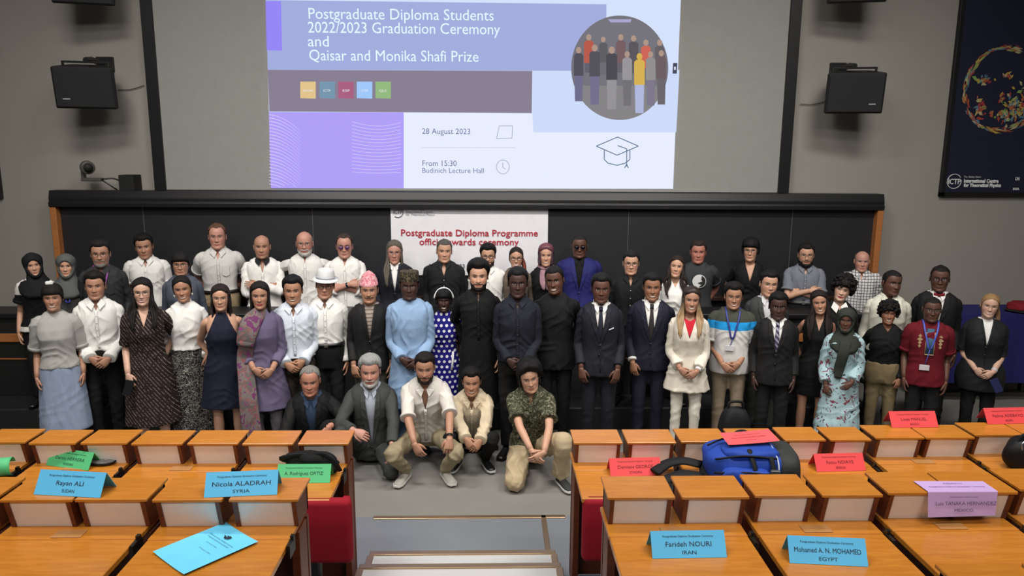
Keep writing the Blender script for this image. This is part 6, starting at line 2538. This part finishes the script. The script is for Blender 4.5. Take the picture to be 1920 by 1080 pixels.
# ---------------------------------------------------------------- middle row
P('M', 1442, 506, 'man in charcoal suit with combed black hair, glancing down behind the blue striped tee', skin='light', hair=(18, 17, 18), glasses='metal', top=suit(GREYS, (200, 198, 200), vz=.68), bottom=trousers(GREYS), arms=('side', 'side'), head=(8, 0, 3), smile=.1, vol=.016, eyeopen=.4)
P('M', 1578, 517, 'woman with black curly hair and white collar under a black jacket', D=7.18, sex='f', skin='pale', hairstyle='mop', vol=.026, hair=(20, 17, 18), lipstick=1, top=dict(kind='tunic', mat=fb, hem=.45, sleeve=1, v=(.04, .85, .80)), bottom=trousers(BLACK), arms=('side', 'side'), extra=(white_collar_points,), head=(-8, 0, 12), smile=.4)
P('M', 1672, 504, 'man in ivory shirt with close-cropped hair looking off to one side', skin='dark', hairstyle='buzz', hair=(20, 18, 18), top=shirt(fabric((206, 204, 190)), v=(.03, .85, .80)), bottom=trousers(BLACK), arms=('side', 'side'), head=(22, 0, 4), girth=1.05, dx=.0)
P('M', 1765, 495, 'man in black suit with red bow tie and dark glasses', D=7.18, skin='dark', hairstyle='buzz', vol=.004, hair=(20, 18, 18), glasses=(26, 28, 40), thick=1, top=suit((22, 22, 23), WHITE, bow=fabric((120, 26, 34)), vz=.66, vx=.058), bottom=trousers(BLACK), arms=('side', 'side'), head=(-4, 0, 0), girth=1.04, smile=0)
# ---------------------------------------------------------------- front row
P('F', 96, 531, 'woman in light grey tee and long pale denim skirt', D=6.64, sex='f', skin='tan', hairstyle='fringe', hair=(22, 19, 19), vol=.015, teeth=1, smile=.9, girth=1.05, hscale=1.02, top=dict(kind='tee', mat=fabric((164, 162, 158)), sleeve=.56, hem=.54, flare=1.0, soff=.035), bottom=dict(kind='skirt', mat=pat('denim'), hem=.17, flare=1.2, pleat=.02, waist=.60), bare_legs=True, arms=('side', 'side'),
  extra=(lambda *a: link('hair_clip', box_me('hair_clip', -.03, .03, -.02, .02, 0, .03, plain((225, 225, 220), .6), .006), a[0], a[3] @ Vector((-.01, -.03, .128))),))
P('F', 176, 508, 'young man in loose white shirt and black trousers, hands clasped, next to the denim skirt', D=6.90, skin='tan', hair=(22, 19, 18), smile=.2, top=shirt(fw, off=.026, soff=.026, hem=.575, fold=.007, v=(.038, .85, .80)), bottom=trousers(BLACK, waist=.60), arms=('clasp_under', 'clasp_over'), topvol=1.0, hscale=1.06)
P('F', 265, 519, 'woman in dark brown dotted wrap dress with long black hair and glasses', D=6.64, sex='f', skin='pale', hairstyle='long', hair=(20, 17, 18), hairlen=.27, lock=.34, glasses=(40, 36, 36), teeth=1, smile=1.0, lipstick=1, girth=1.08,
  top=dict(kind='dress', mat=pat('pinstripe'), hem=.20, flare=1.25, sleeve=.55, soff=.02, v=(.05, .85, .755), pleat=.03), bare_legs=True, arms=('side_front', 'behind'), extra=(phone(-1, (22, 22, 26)),))
P('F', 342, 514, 'woman in white high-neck blouse and long black speckled skirt', D=6.90, sex='f', skin='olive', hairstyle='updo', hair=(18, 16, 17), teeth=1, smile=1.0, top=dict(kind='tunic', mat=fw, sleeve=1, hem=.585, band=True, off=.02, soff=.024, fold=.005), bottom=dict(kind='skirt', mat=pat('squiggle'), hem=.04, flare=1.35, waist=.62, pleat=.015), arms=('behind', 'side'), wr_r=(.17, -.16, .93), earrings=1, head=(0, 2, -5))
P('F', 412, 531, 'woman in navy halter dress with wavy dark hair and round glasses', D=6.69, sex='f', skin='light', girth=1.12, hairstyle='long', wavy=.006, hair=(34, 26, 24), hairlen=.2, lock=.0, glasses='metal', smile=.5,
  top=dict(kind='dress', mat=fabric((24, 26, 44)), hem=.30, flare=1.22, halter=True, sleeve=0), bare_legs=True, arms=('behind', 'behind'))
P('F', 486, 526, 'woman in lilac tunic with a patterned pink and grey shawl', D=6.60, sex='f', skin='tan', hairstyle='long', hair=(22, 18, 18), hairlen=.3, lock=.0, lipstick=1, smile=.6, earrings=1,
  top=dict(kind='dress', mat=fabric((96, 88, 114)), hem=.30, flare=1.3, sleeve=.92, soff=.02), bottom=trousers((96, 90, 96)), arms=('clasp_under', 'clasp_over'), extra=(cardigan_shawl,))
P('F', 548, 516, 'man in pale blue-white shirt and dark brown trousers with clasped hands', D=6.80, skin='olive', hair=(18, 17, 18), vol=.018, smile=.5, teeth=1, top=shirt(fabric((198, 204, 214)), off=.022, soff=.02, hem=.555, v=(.036, .85, .79)), bottom=trousers((56, 48, 44), waist=.585), arms=('clasp_over', 'clasp_under'), girth=1.06, hscale=1.09)
P('F', 607, 503, 'man in white fedora hat, glasses and white shirt tucked into black trousers', D=6.96, hat=.038, skin='tan', hair=(20, 18, 18), headwear='fedora', glasses=(50, 34, 32), thick=1, top=shirt(fw, off=.02, soff=.018, hem=.597, v=(.034, .85, .80)), bottom=trousers(BLACK, waist=.605, belt=(20, 20, 22)), arms=('behind', 'side'), smile=.0, head=(0, 0, 4), **{})
P('F', 691, 508, 'man in pink patterned topi cap and black suit over a striped sweater', D=6.92, hat=.06, headwear='topi', skin='olive', hair=(24, 20, 20), beard='moustache', beardcol=(30, 24, 22), top=suit(SUITB, pat('sweater'), vz=.655, vx=.05, collar=False, lapel=.03), bottom=trousers((60, 58, 50)), arms=('side_front', 'side'), smile=.1)
P('F', 767, 508, 'man in dark patterned cap and pale blue kaftan, hands clasped', D=6.80, hat=.012, headwear='cap', skin='deep', hair=(18, 16, 16), top=dict(kind='kaftan', mat=fabric((132, 158, 190)), hem=.26, flare=1.32, off=.03, soff=.028, sleeve=1.0, pleat=.035, fold=.006, rib=True), bottom=trousers((120, 150, 190)), arms=('clasp_under', 'clasp_over'), smile=0)
P('F', 832, 540, 'woman in blue dress with white polka dots and a white headband', D=7.14, sex='f', skin='deep', hairstyle='crop_f', hair=(15, 14, 15), headband=(225, 225, 225), teeth=1, smile=.5, top=dict(kind='dress', mat=pat('polka'), hem=.22, flare=1.12, sleeve=.5, soff=.02, pleat=.01), bare_legs=True, arms=('behind', 'side'), extra=(white_sash,))
P('F', 897, 488, 'tall bearded man in long black kurta with thick black hair', D=6.92, skin='light', hair=(14, 13, 13), vol=.028, beard='full', beardcol=(24, 18, 17), beardlen=.002, top=dict(kind='kaftan', mat=fabric((15, 15, 16)), hem=.24, flare=1.12, sleeve=1.0, band=True, placket=True, button=(30, 30, 32), v=(.012, .85, .80), placket_end=.6), bottom=trousers(BLACK), arms=('behind', 'side'), smile=.1)
P('F', 971, 500, 'young man in midnight blue shirt with clasped hands, very dark short hair', D=6.66, skin='deep', hairstyle='afro', vol=.014, hair=(16, 15, 16), top=shirt(fabric((28, 30, 40)), v=(.03, .85, .80), button=(40, 42, 50)), bottom=trousers(BLACK), arms=('clasp_under', 'clasp_over'), smile=0, girth=1.03)
P('F', 1043, 497, 'man in plain black long shirt and short afro, head slightly tilted', D=6.94, skin='dark', hairstyle='afro', vol=.008, hair=(18, 16, 16), teeth=1, smile=.2, top=dict(kind='shirt', mat=fabric((20, 20, 22)), hem=.44, flare=1.08, sleeve=.97, cuffs=False, fold=.007), bottom=trousers(BLACK), arms=('behind', 'behind'), girth=1.08, head=(-10, 0, -6))
P('F', 1128, 512, 'young man in dark navy suit and tie with a white pocket square', D=6.66, skin='dark', hairstyle='afro', vol=.016, hair=(17, 16, 17), smile=.4, top=suit((28, 29, 38), WHITE, tie=fabric((34, 36, 48)), hanky=True, vz=.65), bottom=trousers((22, 23, 30)), arms=('side_front', 'side_front'))
P('F', 1224, 511, 'smiling man in blue-navy suit and dark grey tie, white cuff showing', D=6.92, skin='brown', hair=(20, 18, 18), vol=.016, smile=.8, teeth=1, girth=1.06, top=suit(NAVYS, WHITE, tie=fabric((48, 44, 46)), showcuff=True, vz=.63, vx=.075), bottom=trousers(NAVYS), arms=('side_front', 'behind'))
P('F', 1296, 535, 'smiling blonde woman in cream suit with a red top', D=6.64, sex='f', skin='tan', hairstyle='long', hairmat=hair_mix((44, 34, 28), (160, 132, 98), 1.44), hair=(60, 44, 34), hairlen=.3, lock=.36, teeth=1, smile=1.0,
  top=dict(kind='tunic', mat=fabric((214, 206, 192)), hem=.40, flare=1.22, off=.022, soff=.022, sleeve=.95, v=(.07, .85, .72), cuff=.012), bottom=trousers((210, 204, 192), fit=.85), arms=('clasp_under', 'clasp_over'), watch=1, watchcol=(210, 210, 215), extra=(red_necklace,), head=(3, 0, 3))
P('F', 1377, 529, 'man in green, blue and white striped tee with lanyard and khaki trousers', D=6.86, skin='olive', hair=(20, 18, 18), vol=.02, glasses='metal', smile=.8, teeth=1, girth=1.08, belly=.02, top=dict(kind='tee', mat=pat('rugby'), sleeve=.5, hem=.47, soff=.032, off=.022, neckmat=fabric((40, 44, 40))), bottom=trousers((132, 118, 100)),
  arms=('clasp_over', 'clasp_under'), lanyard=((44, 54, 130), .69), badge=((200, 200, 205), .635, -.02))
P('F', 1461, 547, 'young man in black suit with purple striped tie', D=6.62, skin='deep', hairstyle='afro', vol=.016, hair=(17, 16, 16), top=suit((24, 24, 25), WHITE, tie=pat('tie'), vz=.66), bottom=trousers(BLACK), arms=('side', 'side'), smile=0, girth=1.02, hscale=1.1)
P('F', 1541, 542, 'woman in sleeveless short black dress with long straight dark hair', D=6.88, dx=-.02, sex='f', skin='tan', hairstyle='long', hair=(30, 23, 22), hairlen=.3, lock=.42, lockw=.03, smile=.7, teeth=1, top=dict(kind='dress', mat=fb, hem=.335, flare=1.02, sleeve=.06, v=(.05, .85, .76), pleat=.0, off=.010), bare_legs=True, arms=('behind', 'side_front'), head=(0, 0, -10))
P('F', 1589, 575, 'small woman in dark green headscarf and pale blue floral dress', D=6.58, hat=.025, sex='f', skin='dark', hijab=(46, 50, 44), scarftail=.56, top=dict(kind='dress', mat=pat('floral'), hem=.06, flare=1.4, sleeve=.95, soff=.035, off=.02, pleat=.03, fold=.006), arms=('side_front', 'clasp_over'), smile=.3, head=(-8, 0, 0))
P('F', 1668, 564, 'smiling woman in black long-sleeved top and khaki trousers, black curls', D=6.84, sex='f', skin='brown', hairstyle='mop', vol=.018, hair=(18, 16, 16), teeth=1, smile=.8, girth=1.12, top=dict(kind='tunic', mat=fabric((15, 15, 16)), hem=.575, sleeve=1.0, v=(.05, .85, .815)), bottom=trousers((112, 98, 72), waist=.60), arms=('behind', 'side_front'))
P('F', 1750, 554, 'man in maroon embroidered tunic shirt with lanyard and badge', D=6.60, skin='dark', hairstyle='buzz', hair=(22, 20, 20), glasses=(70, 60, 56), girth=1.06, stubble=.2, top=dict(kind='shirt', mat=fabric((96, 16, 28)), hem=.46, flare=1.06, off=.018, sleeve=.5, soff=.03), bottom=trousers(BLACK), arms=('side', 'side'), lanyard=((70, 80, 170), .70), badge=((200, 190, 195), .585, -.03), extra=(embroidery,), smile=.2)
P('F', 1857, 548, 'blonde woman in black blazer and white top, clasping her hands', D=6.74, sex='f', skin='pale', hairstyle='ponytail', tailmat=hair_mat((110, 84, 58)), hair=(150, 118, 80), glasses='metal', girth=1.15, smile=.9, teeth=1, top=suit((28, 28, 30), WHITE, collar=False, lapel=.02, vz=.70, vx=.05, sleeves=(.55, .62), hem=.40, flare=1.12), bottom=trousers(BLACK), arms=('clasp_under', 'clasp_over'), watch=1, watchcol=(190, 190, 195), extra=(phone(1, (34, 40, 76), .07, .13),), head=(-4, 0, 5))


# ---------------------------------------------------------------- kneeling and squatting men
def K(px, ytop, D, label, h=1.75, lean=12, **k):
    pt = at_y(px, ytop, D)
    k['h'] = h
    k['legs'] = 'low'
    k['lean'] = lean
    ztop = pt.z - .018
    # head height above the pelvis along the leaning spine
    hl_ = .5 * h - .13
    k['pelvis'] = ztop - math.cos(R(lean)) * hl_ - .13
    k['py'] = hl_ * math.sin(R(lean))
    k['label'] = label
    k['group'] = 'men kneeling in front'
    x = pt.x
    k['loc'] = (x, D, 0.001)
    k['rz'] = -math.atan2(x, D) * .6
    return build_person(k)


def AP(x, y, z, pole, d, n, t, c):
    return ((x, y, z), pole, d, n, t, c)


squat_legs = lambda kx=.24, kz=.44, ky=-.34, ax=.13, ay=-.14: {e: ((e * kx, ky, kz), (e * ax, ay, .085), (e * (ax + .05), ay - .14, .05)) for e in (-1, 1)}
K(580, 687, 6.50, 'old grey-haired man in black jacket and blue shirt kneeling behind the desks', lean=18, skin=(186, 130, 108), hair=(128, 126, 122), hairstyle='receding', vol=.010, girth=1.05, top=suit((22, 22, 23), (52, 68, 92), vz=.56, vx=.06), bottom=trousers(BLACK),
  legpts={-1: ((-.16, -.30, .10), (-.14, .12, .10), (-.14, .26, .06)), 1: ((.16, -.32, .44), (.14, -.22, .085), (.16, -.36, .05))}, arms=('side_front', 'side_front'), wr_l=(-.16, -.34, .34), wr_r=(.18, -.38, .48), smile=.1, browz=-.001, brow=(90, 84, 80))
K(693, 666, 6.40, 'grey-bearded man in charcoal suit kneeling on one knee', lean=10, skin='ruddy', hair=(150, 150, 148), vol=.020, beard='full', beardcol=(176, 174, 170), brow=(110, 104, 100), girth=1.08, top=suit((60, 62, 61), (166, 172, 184), vz=.54, vx=.055, hem=.44), bottom=trousers((58, 60, 60)),
  legpts={-1: ((-.24, -.36, .46), (-.20, -.26, .085), (-.24, -.40, .05)), 1: ((.18, -.34, .085), (.16, .08, .10), (.17, .22, .06))},
  arms=(AP(0, 0, 0, (.9, .5, -.5), (-.9, -.25, -.35), (-.2, .8, -.6), (0, -1, .3), .4), AP(0, 0, 0, (.9, .4, -.2), (-.1, -.35, -1), (-1, .2, 0), (-.3, -1, 0), .5)), wr_l=(-.12, -.40, .50), wr_r=(.19, -.42, .33), smile=.4, hscale=1.1)
K(796, 661, 6.30, 'young bearded man in open white shirt squatting in khaki trousers', lean=20, skin='tan', hair=(24, 18, 17), vol=.012, beard='full', beardcol=(34, 24, 20), beardlen=.002, girth=1.05, top=shirt(fabric((206, 200, 194)), sleeve=.62, soff=.02, hem=.50, v=(.05, .85, .73), off=.022, fold=.006), bottom=trousers((146, 134, 108)),
  legpts=squat_legs(.27, .33, -.40, .17, -.17), shoemat=plain((168, 164, 156), .7), sole=(210, 208, 204),
  arms=(AP(0, 0, 0, (.6, -.2, .2), (-.5, -.15, -.9), (-.4, 1, -.2), (-.7, 0, .5), .45), AP(0, 0, 0, (.9, -.2, .3), (-.1, -.4, -.9), (-.2, .6, -.9), (-.8, -.3, 0), .6)), wr_l=(-.06, -.50, .30), wr_r=(.22, -.46, .43), watch=1, smile=.3, head=(0, 2, 0))
K(884, 690, 6.54, 'smiling young man in cream shirt squatting in black trousers', h=1.68, lean=22, skin='olive', hair=(18, 16, 16), vol=.016, teeth=1, smile=.9, top=shirt(fabric((198, 182, 156)), soff=.022, off=.022, hem=.50, v=(.034, .85, .79), button=(170, 160, 140), fold=.006), bottom=trousers(BLACK),
  legpts=squat_legs(.19, .35, -.36, .12, -.15), sole=(200, 200, 198),
  arms=(AP(0, 0, 0, (.9, -.2, .1), (-.5, -.3, -.7), (-.4, 1, -.2), (-.6, 0, .6), .5), AP(0, 0, 0, (.9, -.2, .1), (-.55, -.3, -.7), (-.2, 1, -.2), (-.6, 0, .6), .5)), wr_l=(-.04, -.47, .36), wr_r=(.07, -.50, .33))
K(996, 676, 6.2, 'man with curly black hair and glasses in camouflage shirt kneeling in khakis', lean=15, skin='light', hair=(17, 15, 16), hairstyle='bob', boblen=.07, a0=66, vol=.032, asym=.3, jit=.004, glasses='metal', top=shirt(pat('camo'), sleeve=.50, soff=.028, off=.022, hem=.50, v=(.034, .85, .80), button=(60, 60, 50)), bottom=trousers((176, 158, 128), fit=1.25),
  legpts={-1: ((-.13, -.34, .09), (-.12, .10, .09), (-.12, .24, .06)), 1: ((.27, -.32, .44), (.26, -.20, .085), (.36, -.30, .05))}, shoemat=plain((40, 42, 44), .8), sole=(214, 212, 208),
  arms=(AP(0, 0, 0, (.8, -.3, 0), (-.5, -.3, -.7), (-.4, 1, .2), (-.6, 0, .6), .4), AP(0, 0, 0, (.9, -.1, 0), (-.75, -.3, -.5), (-.2, 1, .2), (-.5, 0, .7), .4)), wr_l=(.02, -.45, .36), wr_r=(.10, -.48, .34), head=(6, 4, -10), smile=.0, shoe_dirs={-1: (0, .3, -1), 1: (.4, -1, 0)}, shoe_up={-1: (0, 1, .2), 1: (0, 0, 1)})

finish_garments()
finish_texts()
print('objects', len(bpy.data.objects))
print('tris', sum(len(p.vertices) - 2 for m_ in {o.data for o in bpy.data.objects if o.type == 'MESH'} for p in m_.polygons))
